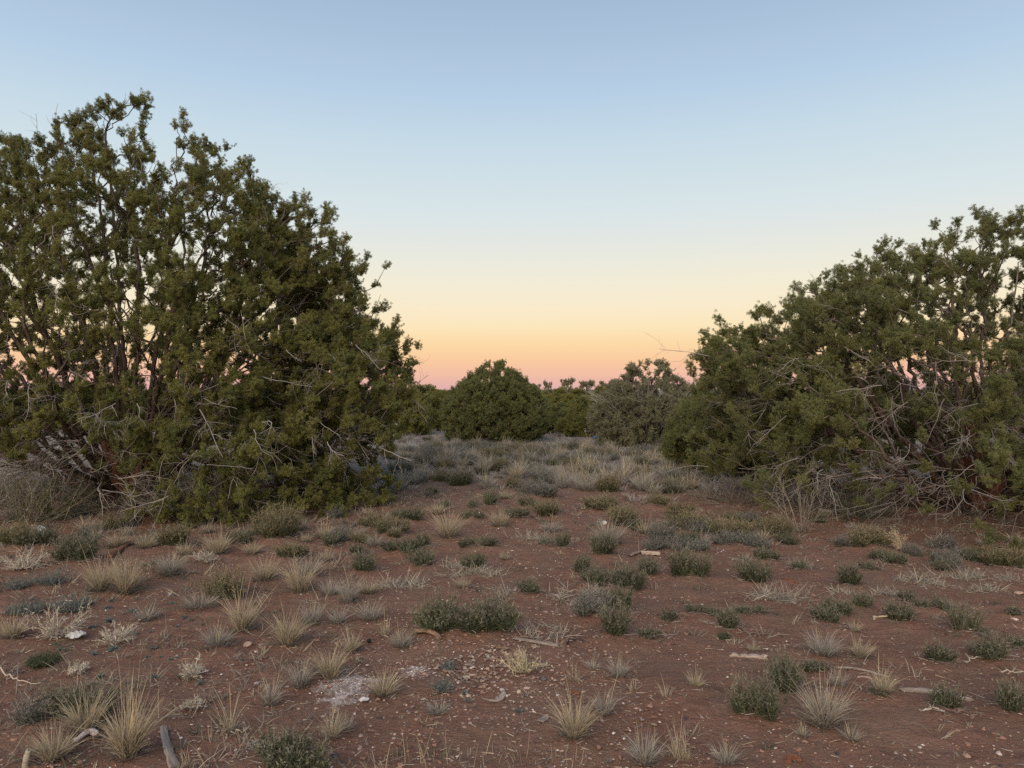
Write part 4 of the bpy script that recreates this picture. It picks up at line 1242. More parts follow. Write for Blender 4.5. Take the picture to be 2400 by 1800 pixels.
def curl_mat(w, h, r, ring=False, depth=None):
    acc = Acc()
    n = int(np.clip(520 * (w / .4), 160, 900))
    dep = depth or max(h * 2.4, w * .3)
    if ring:
        a = r.random(n) * 2 * np.pi
        wgt = np.where(np.sin(a) > .3, .35, 1.0)
        a = a[r.random(n) < wgt]; n = len(a)
        s = .78 + .24 * r.normal(size=n) * np.where(np.sin(a) > .3, .3, .8)
        b = np.stack([np.cos(a) * s * w * .5, np.sin(a) * s * w * .62, np.zeros(n)], 1)
        hh = h * .5
    else:
        b = np.stack([r.normal(size=n) * w * .26, r.normal(size=n) * dep * .24, np.zeros(n)], 1)
        b[:, 1] += .2 * dep * np.sin(b[:, 0] / w * 7 + r.random() * 6)
        hh = h
    b[:, 2] = -.008
    d = unit(np.concatenate([r.normal(size=(n, 2)), np.abs(r.normal(size=(n, 1))) * .9 + .15], 1))
    L = (.035 + .05 * r.random(n)) * np.clip(hh / .06, .7, 1.6)
    c = col_mix((.36, .31, .24), (.58, .50, .39), n, r)
    dk = r.random((n, 1)) < .25
    c = np.where(dk, c * .55, c)
    bend = rdir(n, r) * (L * .85)[:, None]; bend[:, 2] -= L * .35
    blades(acc, b, d, L, .0055, bend, 4, c * .8, c, r, power=.5)
    return acc

def weed(w, h, r, kind):
    acc = Acc()
    col = {'weed': (.42, .36, .28), 'thorn': (.40, .335, .215), 'feather': (.42, .33, .21)}[kind]
    n = {'weed': 26, 'thorn': 22, 'feather': 16}[kind]
    for i in range(n):
        a = r.random() * 6.283
        spread = r.random() ** .7 * (1.0 if kind != 'feather' else .35) * min(2.2, w / h)
        L = .5 * math.hypot(w * .5 * min(1, spread), h) * r.uniform(.9, 1.7)
        dead_branch(acc, (math.cos(a) * w * .06, math.sin(a) * w * .06, 0), (math.cos(a) * spread, math.sin(a) * spread, 1), L, r, .0035, 2, .1, col, kids=4, curl=.4)
    V = np.concatenate(acc.v)
    m = int(420 * w / .4)
    p = V[r.integers(0, len(V), m)]
    c = col_mix(np.array(col) * .9, np.array(col) * 1.25, m, r)
    blades(acc, p, rdir(m, r), .014 + .012 * r.random(m), .0055, rdir(m, r) * .004, 1, c, c, r)
    return acc

def sprig(w, h, r, n=90, col=((.13, .145, .125), (.21, .215, .185))):
    acc = Acc()
    n = int(np.clip(n * w / .12, 60, 260))
    b = disc(n, r, w * .32); b[:, 2] = -.004
    a = np.arctan2(b[:, 1], b[:, 0]) + r.normal(size=n) * .5
    rad = np.hypot(b[:, 0], b[:, 1]) / (w * .32)
    d = unit(np.stack([np.cos(a) * rad * .9, np.sin(a) * rad * .9, np.full(n, .8)], 1) + rdir(n, r) * .3)
    L = h * (.45 + .6 * r.random(n))
    c = col_mix(*col, n, r)
    blades(acc, b, d, L, .006, rdir(n, r) * (L * .25)[:, None], 3, c, c * 1.15, r, power=.5)
    K = 4; i = np.repeat(np.arange(n), K); t = .25 + .75 * r.random(n * K)
    cl = col_mix(*col, n * K, r)
    blades(acc, b[i] + d[i] * (L[i] * t)[:, None], unit(d[i] * .5 + rdir(n * K, r)), .018, .006, rdir(n * K, r) * .003, 1, cl, cl, r)
    return acc

def rosette(w, r):
    acc = Acc()
    n = 46
    a = r.random(n) * 6.283; el = r.random(n) ** 1.3 * 1.1
    d = np.stack([np.cos(a) * np.cos(el), np.sin(a) * np.cos(el), np.sin(el) + .1], 1); d = unit(d)
    L = w * .5 * (.55 + .5 * r.random(n))
    c = col_mix((.115, .145, .125), (.19, .22, .19), n, r)
    blades(acc, np.zeros((n, 3)) - np.array([0, 0, .003]), d, L, w * .11, np.array([[0, 0, -1.]]) * (L * .2)[:, None], 3, c, c * 1.1, r, power=.45)
    return acc

NAMES = {'straw': ('grass_tuft', 'grass', 'bunchgrass of the clearing'), 'shrub': ('low_shrub', 'shrub', 'low shrubs of the clearing'),
         'curl': ('straw_mat', 'dry grass', 'creeping straw mats'), 'weed': ('dry_weed', 'weed', 'dry branching weeds'),
         'sprig': ('leafy_sprig', 'weed', 'blue-grey sprigs'), 'mat': ('green_mat', 'plant', 'green mats')}
KIND_OF = {'straw': 'straw', 'greyg': 'straw', 'wisp': 'straw', 'tallstraw': 'straw', 'curlyg': 'straw', 'fringe': 'straw',
           'shrub': 'shrub', 'shrubtan': 'shrub', 'shrubgrey': 'shrub', 'curl': 'curl', 'ring': 'curl', 'weed': 'weed', 'thorn': 'weed', 'feather': 'weed',
           'sprig': 'sprig', 'mat': 'mat'}
for idx, (kd, x, y, w, h, lab) in enumerate(ROWS):
    r = np.random.default_rng(1000 + idx)
    if KIND_OF[kd] == 'straw':
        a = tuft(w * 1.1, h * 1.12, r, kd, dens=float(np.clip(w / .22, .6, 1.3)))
    elif KIND_OF[kd] == 'shrub':
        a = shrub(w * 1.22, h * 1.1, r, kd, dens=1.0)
    elif KIND_OF[kd] == 'curl':
        a = curl_mat(w, h, r, kd == 'ring')
    elif KIND_OF[kd] == 'weed':
        a = weed(w, h, r, kd)
    elif kd == 'sprig':
        a = sprig(w, h, r)
    else:
        a = sprig(w, h * .7, r, 160, ((.075, .085, .045), (.120, .125, .070)))
    nm, cat, grp = NAMES[KIND_OF[kd]]
    o = obj(nm, a.mesh(nm, M_TWIG if KIND_OF[kd] == 'weed' else M_BLADE), None, (x, y, gz(x, y)))
    tag(o, lab, cat, grp)

def near_thing(x, y, kinds=None, most=6):
    """the nearest labelled plant, in the first words of its own label"""
    q = min((q for q in ROWS if kinds is None or q[0] in kinds), key=lambda q: (q[1] - x) ** 2 + (q[2] - y) ** 2)
    out = []
    for wd in q[5].split():
        if len(out) > 2 and wd in ("touching", "leaning", "standing", "in", "over", "with", "at", "below", "just", "beside", "behind", "between", "on", "near", "before", "above", "past", "growing", "of", "swept", "among", "cut", "holding", "front", "close", "amid"):
            break
        out.append(wd.strip(","))
    return " ".join(out[:most])
ros = [rosette(.1, np.random.default_rng(500 + i)).mesh("rosette_weed", M_BLADE) for i in range(5)]
for i, (s, u, v, w) in enumerate(ROSETTES + ROSETTES_M):
    x, y = at(*pix(s, u, v)); k = 2.765 * F_PX / y
    o = obj("rosette_weed", ros[i % 5], None, (x, y, gz(x, y)))
    sc = w / k / .1
    o.scale = (sc, sc, sc * rng.uniform(.8, 1.3)); o.rotation_euler = (0, 0, rng.uniform(0, 6.28))
    tag(o, sized(w, 50, 75, ("tiny", "small", "spreading")) + " blue-green rosette " + ("on bare soil by the " if s == 'L' else "on gravelly soil by the ") + near_thing(x, y), "weed",
        "rosettes of the clearing")

# leafless brush under the junipers
def brush(name, label, px, py, w, h, n, col, seed, leaf=None):
    r = np.random.default_rng(seed)
    x, y = at(px, py)
    acc = Acc()
    for i in range(n):
        a = r.random() * 6.283; s = r.random() ** .7
        dead_branch(acc, (math.cos(a) * w * .16 * s, math.sin(a) * w * .16 * s, -.02), (math.cos(a) * s * w / h * .75, math.sin(a) * s * w / h * .75, .9),
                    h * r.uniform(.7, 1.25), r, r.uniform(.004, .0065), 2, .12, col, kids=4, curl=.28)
    o = obj(name, acc.mesh(name, M_TWIG, True), None, (x, y, gz(x, y)))
    if leaf:
        V = np.concatenate(acc.v); m = int(n * 60)
        la = Acc(); p = V[r.integers(0, len(V), m)]; c = col_mix(*leaf, m, r)
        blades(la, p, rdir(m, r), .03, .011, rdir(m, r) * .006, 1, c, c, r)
        obj("foliage", la.mesh("brush_leaves", M_BLADE), o)
    return tag(o, label, "bush", "brush under the junipers")
brush("leafless_bush", "tangled grey leafless bush before the tall juniper's trunk", 430, 1215, 1.6, .75, 28, (.23, .19, .155), 1)
brush("leafless_bush", "denser grey bush under the tall juniper's skirt beside the largest tan-topped shrub", 540, 1205, 1.2, .7, 26, (.24, .20, .175), 2)
brush("leafless_bush", "olive-twigged bush behind the upright white bag", 60, 1225, 1.5, .75, 28, (.19, .165, .115), 3, ((.07, .082, .040), (.12, .125, .065)))
brush("leafless_bush", "pale leafless bush at the front of the broad juniper's shade", 1880, 1250, .6, .62, 14, (.25, .21, .165), 4)
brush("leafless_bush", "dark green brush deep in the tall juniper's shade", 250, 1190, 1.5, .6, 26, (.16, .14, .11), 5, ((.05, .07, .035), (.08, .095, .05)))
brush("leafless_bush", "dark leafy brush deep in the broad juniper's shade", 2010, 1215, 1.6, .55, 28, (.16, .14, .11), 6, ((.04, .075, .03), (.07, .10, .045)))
brush("leafless_bush", "brown scrub behind the broad juniper's trailing branches", 1720, 1180, 1.8, .5, 26, (.20, .16, .13), 8, ((.10, .095, .055), (.16, .14, .085)))
brush("leafless_bush", "grey scrub beside the tall juniper's outer skirt in the meadow", 1000, 1085, 1.2, .42, 13, (.22, .17, .13), 9)

# ------------------------------------------------------------------ the pale meadow
mr = np.random.default_rng(55)
VAR = [(tuft(.34, .34, mr, ['greyg', 'greyg', 'straw', 'curlyg'][i % 4], dens=.62, bw=.010)).mesh("grass_tuft", M_BLADE) for i in range(10)]
VSH = [shrub(.5, .26, mr, ['shrubgrey', 'shrubtan', 'shrub'][i % 3], dens=.7).mesh("low_shrub", M_BLADE) for i in range(6)]
def meadow_free(x, y):
    edge = 8.6 + 3.6 * noise2(x * .55 + 40, y * .35, 8) + (1.2 if abs(x) < 1.6 else 0)
    return bool(y > edge or mr.random() < .06)
def meadow_zone(px, py):
    side = ("beside the tall juniper's skirt" if px < 1010 else "in front of the dome juniper" if px < 1240 else "facing the far gap" if px < 1400
            else "in front of the grey-green juniper" if px < 1530 else "beside the broad juniper's outer twigs")
    deep = "at the meadow's back rim" if py < 1062 else "in mid meadow" if py < 1100 else "toward the meadow's front rim"
    return deep + " " + side
taken = [(a, b, c) for _, a, b, c, _, _ in ROWS]
cnt = 0; tries = 0
while cnt < 170 and tries < 8000:
    tries += 1
    px = mr.uniform(935, 1620); py = 1040 + 118 * mr.random() ** .8
    x, y = at(px, py)
    if not meadow_free(x, y) or any((x - a) ** 2 + (y - b) ** 2 < (.16 + c * .4) ** 2 for a, b, c in taken): continue
    taken.append((x, y, .12))
    vi = mr.integers(0, len(VAR))
    o = obj("grass_tuft", VAR[vi], None, (x, y, gz(x, y)))
    s = mr.uniform(.5, 1.15); o.scale = (s * mr.uniform(.9, 1.4), s * mr.uniform(.9, 1.3), s * mr.uniform(.75, 1.2)); o.rotation_euler = (0, 0, mr.uniform(0, 6.28))
    tag(o, sized(o.scale[2], .65, .92, ("low", "middling", "tall")) + " " + ["grey", "silver", "straw-coloured", "curly"][vi % 4] + " tuft " + meadow_zone(px, py), "grass", "tufts of the pale meadow")
    cnt += 1
cnt = 0; tries = 0
while cnt < 85 and tries < 6000:
    tries += 1
    px = mr.uniform(935, 1600); py = 1050 + 105 * mr.random()
    x, y = at(px, py)
    if not meadow_free(x, y) or any((x - a) ** 2 + (y - b) ** 2 < (.22 + c * .4) ** 2 for a, b, c in taken): continue
    taken.append((x, y, .2))
    vi = mr.integers(0, 6)
    o = obj("low_shrub", VSH[vi], None, (x, y, gz(x, y)))
    s = mr.uniform(.8, 1.3); o.scale = (s, s, s * mr.uniform(.7, 1.1)); o.rotation_euler = (0, 0, mr.uniform(0, 6.28))
    tag(o, sized(s, .95, 1.12, ("small", "middling", "large")) + " " + ["grey", "tawny", "dark green"][vi % 3] + " shrub " + meadow_zone(px, py), "shrub", "low shrubs of the pale meadow")
    cnt += 1

def belt(n, x0, x1, y0, y1, where, group):
    for _ in range(n):
        px, py = mr.uniform(x0, x1), mr.uniform(y0, y1)
        x, y = at(px, py)
        kind = mr.integers(0, 9)
        s = mr.uniform(.7, 1.25)
        if kind < 6:
            o = obj("low_shrub", VSH[kind], None, (x, y, gz(x, y)))
            tag(o, sized(s, .88, 1.06, ("small", "middling", "large")) + " " + ["grey", "tawny", "dark green"][kind % 3] + " shrub " + where + ", nearest the " + near_thing(x, y, None, 5), "shrub", group)
        else:
            o = obj("grass_tuft", VAR[kind], None, (x, y, gz(x, y)))
            tag(o, sized(s, .88, 1.06, ("small", "middling", "large")) + " dry tuft " + where + ", nearest the " + near_thing(x, y, None, 5), "grass", group)
        s *= .62 if kind < 6 else .55
        o.scale = (s, s, s * mr.uniform(.75, 1.1)); o.rotation_euler = (0, 0, mr.uniform(0, 6.28))
belt(34, -20, 930, 1205, 1275, "in the tall juniper's belt", "undergrowth before the tall juniper")
belt(26, 1480, 2050, 1215, 1290, "in the broad juniper's belt", "undergrowth before the broad juniper")
belt(26, 850, 1010, 1050, 1165, "beside the tall juniper's skirt", "undergrowth beside the tall juniper's skirt")
belt(12, 2050, 2420, 1275, 1330, "in the broad juniper's belt", "undergrowth before the broad juniper")

def meadow_mass():
    r = np.random.default_rng(66)
    acc = Acc()
    n = 2600
    y = 8.4 + 23.6 * r.random(n) ** 1.15
    x = (r.random(n) * 2 - 1) * (y * .72 + 2)
    ok = np.array([meadow_free(a, b) for a, b in zip(x, y)]) & (noise2(x * .8 + 9, y * .5, 12) > .36)
    x, y = x[ok], y[ok]
    z = ground_z(x.copy(), y.copy())
    K = 26
    n = len(x); i = np.repeat(np.arange(n), K); m = n * K
    size = (.7 + .6 * r.random(n)) * np.clip((y - 8.2) / 5 + .3, .45, 1)
    off = disc(m, r, .10) * size[i][:, None]
    a = np.arctan2(off[:, 1], off[:, 0]) + r.normal(size=m) * .8
    lean = r.random(m) * .9
    d = unit(np.stack([np.cos(a) * lean, np.sin(a) * lean, np.ones(m)], 1))
    L = .20 * size[i] * (.5 + .6 * r.random(m))
    tone = np.clip(noise2(x * .9 + 4, y * .6, 51)[:, None] * 1.7 - .45 + .5 * (r.random((n, 1)) - .5), 0, 1)
    c = np.array((.30, .265, .235)) * (1 - tone) + np.array((.56, .50, .42)) * tone
    dark = r.random((n, 1)) < .2
    c = np.where(dark, np.array((.13, .135, .09)) * (.8 + .5 * r.random((n, 1))), c)
    c = c[i] * (.75 + .5 * r.random((m, 1)))
    base = np.stack([x[i], y[i], z[i] - .01], 1) + off
    blades(acc, base, d, L, .007 + .0004 * y[i], np.stack([np.cos(a), np.sin(a), -np.ones(m) * .5], 1) * (L * .3)[:, None], 2, c * .75, c * 1.15, r)
    o = obj("meadow_grass", acc.mesh("meadow_grass", M_BLADE))
    tag(o, "pale dry grass filling the meadow beyond the red clearing", "grass", None, "stuff")
meadow_mass()

def dry_wisps():
    r = np.random.default_rng(67)
    acc = Acc()
    n = 5600
    y = 2.9 + 9.0 * r.random(n) ** .8
    x = (r.random(n) * 2 - 1) * (y * .72)
    dens = .16 + .42 * (x < -.2 * y) + .55 * np.clip((y - 6.2) / 3.2, 0, 1) + .9 * np.clip((y - 8.0) / 1.5, 0, 1) * ((x < -.9) | (x > 2.2))
    ok = (r.random(n) < dens) & (noise2(x * 1.6 + 2, y * 1.6, 71) > .40)
    x, y = x[ok], y[ok]; n = len(x)
    z = ground_z(x.copy(), y.copy())
    K = 13
    i = np.repeat(np.arange(n), K); m = n * K
    size = (.25 + .9 * r.random(n) ** 2.4) * np.where(x < -.2 * y, 1.35, 1.0)
    off = disc(m, r, .045) * size[i][:, None]
    a = np.arctan2(off[:, 1], off[:, 0]) + r.normal(size=m) * .9
    lean = .3 + r.random(m) * 1.5
    d = unit(np.stack([np.cos(a) * lean, np.sin(a) * lean, np.ones(m)], 1))
    L = .12 * size[i] * (.4 + .8 * r.random(m))
    tone = r.random((n, 1)); green = (r.random((n, 1)) < .18)
    c = np.array((.24, .205, .175)) * (1 - tone) + np.array((.47, .385, .27)) * tone
    c = np.where(green, np.array((.12, .125, .08)), c)
    c = c[i] * (.7 + .6 * r.random((m, 1)))
    blades(acc, np.stack([x[i], y[i], z[i] - .004], 1) + off, d, L, .0032 + .0006 * y[i], rdir(m, r) * (L * .4)[:, None] + np.array([0, 0, -.25]) * L[:, None], 2, c * .8, c * 1.1, r)
    o = obj("dry_grass", acc.mesh("dry_grass", M_BLADE))
    tag(o, "thin dry wisps of grass sprinkled over the red clearing", "grass", None, "stuff")
dry_wisps()

# ------------------------------------------------------------------ stones, gravel, litter
PHI = (1 + 5 ** .5) / 2
ICO_V = unit(np.array([(-1, PHI, 0), (1, PHI, 0), (-1, -PHI, 0), (1, -PHI, 0), (0, -1, PHI), (0, 1, PHI), (0, -1, -PHI), (0, 1, -PHI), (PHI, 0, -1), (PHI, 0, 1), (-PHI, 0, -1), (-PHI, 0, 1)]))
ICO_F = np.array([(0, 11, 5), (0, 5, 1), (0, 1, 7), (0, 7, 10), (0, 10, 11), (1, 5, 9), (5, 11, 4), (11, 10, 2), (10, 7, 6), (7, 1, 8), (3, 9, 4), (3, 4, 2), (3, 2, 6), (3, 6, 8), (3, 8, 9), (4, 9, 5), (2, 4, 11), (6, 2, 10), (8, 6, 7), (9, 8, 1)])
OCT_V = np.array([(1, 0, 0), (-1, 0, 0), (0, 1, 0), (0, -1, 0), (0, 0, 1), (0, 0, -1)], float)
OCT_F = np.array([(0, 2, 4), (2, 1, 4), (1, 3, 4), (3, 0, 4), (2, 0, 5), (1, 2, 5), (3, 1, 5), (0, 3, 5)])
STONE_COL = np.array([(.42, .30, .23), (.36, .24, .18), (.50, .40, .32), (.30, .24, .21), (.20, .16, .15), (.46, .33, .24), (.34, .20, .145), (.27, .20, .17)])

def ico2():
    V = [tuple(v) for v in ICO_V]; Fc = []; cache = {}
    def mid(a, b):
        k = (min(a, b), max(a, b))
        if k not in cache:
            m = np.array(V[a]) + np.array(V[b]); V.append(tuple(m / np.linalg.norm(m))); cache[k] = len(V) - 1
        return cache[k]
    for a, b, c in ICO_F:
        ab, bc, ca = mid(a, b), mid(b, c), mid(c, a)
        Fc += [(a, ab, ca), (b, bc, ab), (c, ca, bc), (ab, bc, ca)]
    return np.array(V), np.array(Fc)
I2V, I2F = ico2()

def stone(x, y, sx, sy, sz, col, label, group, seed, name="stone"):
    r = np.random.default_rng(seed)
    V = I2V.copy()
    for _ in range(5):          # chip flats off a round core
        nrm = rdir(1, r)[0]; dcut = r.uniform(.55, .85)
        k = V @ nrm
        V = V - np.where(k > dcut, (k - dcut), 0)[:, None] * nrm
    V = V * (1 + .06 * r.normal(size=(len(V), 1)))
    V = V * np.array([sx, sy, sz]) * .5
    a = r.uniform(0, 6.28); c, s = math.cos(a) if sx < sy * 2 else 1, math.sin(a) if sx < sy * 2 else 0
    V = np.stack([V[:, 0] * c - V[:, 1] * s, V[:, 0] * s + V[:, 1] * c, V[:, 2]], 1)
    acc = Acc(); acc.add(V, I2F, np.array(col))
    o = obj(name, acc.mesh(name, M_STONE, False), None, (x, y, gz(x, y) + sz * .12))
    return tag(o, label, "stone", group)

STONES = [ # strip, u, v, width, height, colour, label
    ('L', 1610, 865, 75, 45, (.36, .24, .175), "flat brown stone slab at the foot of the tall straw tuft"),
    ('L', 1670, 1105, 42, 22, (.33, .29, .26), "grey rounded stone alone on bare soil before the white patch"),
    ('L', 2060, 840, 36, 36, (.30, .165, .115), "reddish stone beside the lone yellow straw tuft"),
    ('L', 1662, 905, 24, 18, (.50, .42, .34), "small cream pebble below the flat brown slab"),
    ('R', 2140, 700, 52, 34, (.52, .42, .33), "cream rounded stone at the border below the low shrub"),
    ('R', 2040, 1560, 52, 32, (.46, .37, .31), "pale stone near the bottom corner beyond the curly tuft"),
    ('R', 1835, 1575, 55, 35, (.31, .20, .155), "brown angular stone beside the pale one in the bottom corner"),
    ('R', 1530, 1520, 34, 18, (.42, .34, .29), "flat pale chip on bare soil in the bottom corner"),
    ('R', 2170, 525, 70, 30, (.36, .24, .18), "flat buff stone at the border below the grey mat"),
    ('R', 1910, 370, 34, 14, (.44, .33, .26), "small buff stone under the drooping juniper tips"),
    ('R', 2050, 1640, 32, 24, (.045, .045, .055), "black glassy lump in the bottom corner"),
    ('R', 995, 1560, 34, 22, (.05, .05, .06), "dark slate pebble below the big curly tuft"),
    ('R', 15, 1330, 30, 22, (.05, .045, .05), "dark pebble on bare soil below the isolated pale tuft"),
    ('M', 685, 578, 30, 26, (.46, .29, .21), "pink stone against the back of the twin shrub"),
    ('M', 815, 1068, 54, 24, (.47, .37, .27), "flat cream stone in the middle of the gravel spread"),
    ('M', 1150, 1165, 30, 46, (.48, .38, .27), "upright buff stone on the gravel spread beside the bark curl"),
    ('M', 1042, 1150, 46, 26, (.40, .33, .28), "grey-buff stone behind the bark curl"),
    ('M', 1070, 1188, 34, 28, (.46, .35, .25), "buff stone touching the tip of the bark curl"),
    ('M', 760, 1102, 28, 26, (.47, .39, .32), "round white-pink stone on the gravel spread"),
    ('M', 1310, 1080, 40, 28, (.11, .10, .10), "dark grey stone by the dry yellow thorny weed"),
    ('M', 90, 1305, 26, 26, (.42, .31, .26), "pink square stone below the white mineral patch"),
    ('M', 350, 1435, 26, 18, (.40, .31, .25), "buff pebble on near bare soil under the white patch"),
    ('M', 1830, 1465, 26, 18, (.52, .46, .40), "small white chip beyond the large round straw tuft"),
    ('M', 2060, 1355, 24, 16, (.48, .40, .33), "small cream chip on open soil before the bottom grey tuft"),
    ('M', 250, 1335, 42, 22, (.045, .045, .055), "dark flat glassy flake below the white mineral patch"),
    ('L', 2175, 1590, 56, 32, (.06, .055, .055), "dark flat piece beside the bottom green shrub"),
    ('L', 1450, 1248, 28, 16, (.06, .055, .06), "small dark pebble beside the low bleached weed"),
    ('L', 1690, 1435, 24, 16, (.05, .045, .045), "small dark pebble behind the bottom green shrub"),
    ('M', 185, 835, 44, 36, (.022, .018, .018), "charred black lump beside the stiff straw tuft"),
    ('U', 1425, 1200, 40, 36, (.55, .50, .45), "pale round lump beside the tall grey spray of grass"),
    ('U', 615, 1112, 20, 16, (.58, .52, .46), "white pebble on the path beside a dark little shrub"),
    ('U', 1525, 895, 44, 24, (.55, .50, .44), "whitish rock in the meadow's far gap"),
]
for i, (s, u, v, w, h, c, lab) in enumerate(STONES):
    px, py = pix(s, u, v); x, y = at(px, py); k = 2.765 * F_PX / y
    hz = h / k
    stone(x, y, w / k, min(w / k * .8, hz * 1.6), max(.008, hz * .85), c, lab, "stones of the clearing", 3000 + i)

sr = np.random.default_rng(91)
for i in range(46):        # singly visible stones of the gravel spread and of the scatter behind the twin shrub
    if i < 34:
        u, v = 900 + sr.normal() * 190, 1060 + sr.normal() * 90
        lab, grp = "of the gravel spread, nearest the ", "stones of the gravel spread"
    else:
        u, v = 440 + sr.normal() * 90, 555 + sr.normal() * 35
        lab, grp = "of the scatter behind the twin shrub, nearest the ", "stones behind the twin shrub"
    x, y = at(*pix('M', u, v)); s = sr.uniform(.013, .030); ci = sr.integers(0, 8)
    lab = sized(s, .018, .024, ("tiny", "small", "larger")) + " " + ["buff", "brown", "cream", "grey", "dark grey", "tan", "reddish", "dull"][ci] + " stone " + lab + near_thing(x, y, None, 3)
    stone(x, y, s * sr.uniform(.9, 1.5), s, s * sr.uniform(.45, .8), STONE_COL[ci] * sr.uniform(.6, .95), lab, grp, 4000 + i)

def scatter(acc, x, y, size, V0, F0, cols, r, flat=.55):
    n = len(x)
    z = ground_z(x.copy(), y.copy())
    V = V0[None] * (1 + .22 * r.normal(size=(n, len(V0), 1)))
    V = V * (size[:, None] * np.stack([.7 + .7 * r.random(n), .6 + .5 * r.random(n), flat * (.6 + .7 * r.random(n))], 1))[:, None, :]
    a = r.random(n) * 6.283; c, s = np.cos(a)[:, None], np.sin(a)[:, None]
    V = np.stack([V[..., 0] * c - V[..., 1] * s, V[..., 0] * s + V[..., 1] * c, V[..., 2]], -1)
    V = V + np.stack([x, y, z + size * .12], 1)[:, None]
    Fc = (np.arange(n) * len(V0))[:, None, None] + F0[None]
    acc.add(V, Fc, np.repeat(cols, len(V0), 0))

def gravel():
    r = np.random.default_rng(92)
    acc = Acc()
    # general sprinkle, thicker along the gravelly strip
    n = 30000
    y = 2.7 + 9.5 * r.random(n) ** 1.35
    x = (r.random(n) * 2 - 1) * (y * .72)
    px = CX + x / y * F_PX; py = CY + EYE / y * F_PX
    strip = np.exp(-((px - 1215) / 190) ** 2) * np.clip((py - 1180) / 60, 0, 1)
    spread_ = np.exp(-(((px - 1130) / 170) ** 2 + ((py - 1580) / 70) ** 2)) * 1.3
    orange = np.exp(-(((px - 1560) / 70) ** 2 + ((py - 1395) / 35) ** 2)) * 1.5
    chips = np.exp(-(((px - 1690) / 50) ** 2 + ((py - 1325) / 18) ** 2)) * 1.3
    dens = .3 + .85 * strip * (py < 1480) + spread_ + orange + chips + .18 * (noise2(x * 1.3, y * 1.3, 33) > .62)
    ok = r.random(n) < dens * .8
    x, y = x[ok], y[ok]; org = orange[ok] > .4
    n = len(x)
    size = .0035 + .0075 * r.random(n) ** 2.2
    cols = STONE_COL[r.integers(0, 8, n)] * (.6 + .6 * r.random((n, 1)))
    cols[org] = cols[org] * .5 + np.array((.44, .25, .16)) * .5
    br = r.random(n) < .06
    cols[br] = np.array((.60, .54, .48))
    scatter(acc, x, y, size, OCT_V, OCT_F, cols, r)
    # coarser grit of the spread
    n = 1300
    a = r.normal(size=(n, 2))
    pxx, pyy = 1140 + a[:, 0] * 150 * (1 + .5 * r.random(n)), 1565 + a[:, 1] * 62
    pyy = np.clip(pyy, 1440, 1790)
    yy = EYE * F_PX / (pyy - CY); xx = (pxx - CX) / F_PX * yy
    cols = STONE_COL[r.integers(0, 8, n)] * (.55 + .6 * r.random((n, 1))) * .8 + np.array((.28, .15, .11)) * .2
    scatter(acc, xx, yy, .0045 + .009 * r.random(n) ** 2.2, ICO_V, ICO_F, cols, r, .5)
    for (cx, cy, rx, ry, amt) in WHITE:       # chalk crumbs lying on the stains
        n = int(420 * amt * rx / .3)
        a = r.normal(size=(n, 2)) * .42
        scatter(acc, cx + a[:, 0] * rx, cy + a[:, 1] * ry, .002 + .006 * r.random(n) ** 2.5, OCT_V, OCT_F, np.array((.60, .53, .48)) * (.7 + .45 * r.random((n, 1))), r, .5)
    o = obj("gravel", acc.mesh("gravel", M_PEBBLE))
    tag(o, "fine buff and pink gravel strewn over the red soil", "gravel", None, "stuff")
    # clods of soil
    acc = Acc(); n = 5200
    y = 2.7 + 8 * r.random(n) ** 1.5; x = (r.random(n) * 2 - 1) * (y * .72)
    k = noise2(x * 2 + 7, y * 2, 44) > .45
    x, y = x[k], y[k]; n = len(x)
    c = np.array((.25, .135, .098)) * (.65 + .5 * r.random((n, 1)))
    scatter(acc, x, y, .004 + .010 * r.random(n) ** 3, ICO_V, ICO_F, c, r, .6)
    o = obj("soil_clods", acc.mesh("soil_clods", M_PEBBLE)); tag(o, "crumbs and clods of red soil", "soil", None, "stuff")
    # straw, twig and bark litter
    acc = Acc(); n = 13000
    y = 2.7 + 9 * r.random(n) ** 1.3; x = (r.random(n) * 2 - 1) * (y * .74)
    k = noise2(x * 1.1 + 3, y * 1.1, 45) > .42
    x, y = x[k], y[k]
    pl = np.array([(q[1], q[2], q[3]) for q in ROWS]); pi = r.integers(0, len(pl), 6500)
    pa = r.random(6500) * 6.283; pr = pl[pi, 2] * (.35 + .75 * r.random(6500))
    x = np.concatenate([x, pl[pi, 0] + np.cos(pa) * pr]); y = np.concatenate([y, pl[pi, 1] + np.sin(pa) * pr]); n = len(x)
    z = ground_z(x.copy(), y.copy())
    a = r.random(n) * 6.283
    d = unit(np.stack([np.cos(a), np.sin(a), r.normal(size=n) * .16 + .05], 1))
    L = .010 + .055 * r.random(n) ** 3
    t = r.random((n, 1))
    c = np.where(t < .5, np.array((.33, .26, .185)), np.where(t < .8, np.array((.10, .06, .045)), np.array((.26, .22, .19)))) * (.7 + .6 * r.random((n, 1)))
    blades(acc, np.stack([x, y, z + .006], 1), d, L, .0026 + .002 * r.random(n), rdir(n, r) * (L * .25)[:, None] * np.array([1, 1, .2]), 2, c, c, r, power=.3)
    o = obj("litter", acc.mesh("litter", M_TWIG)); tag(o, "straw bits and twig litter lying on the soil", "litter", None, "stuff")
gravel()

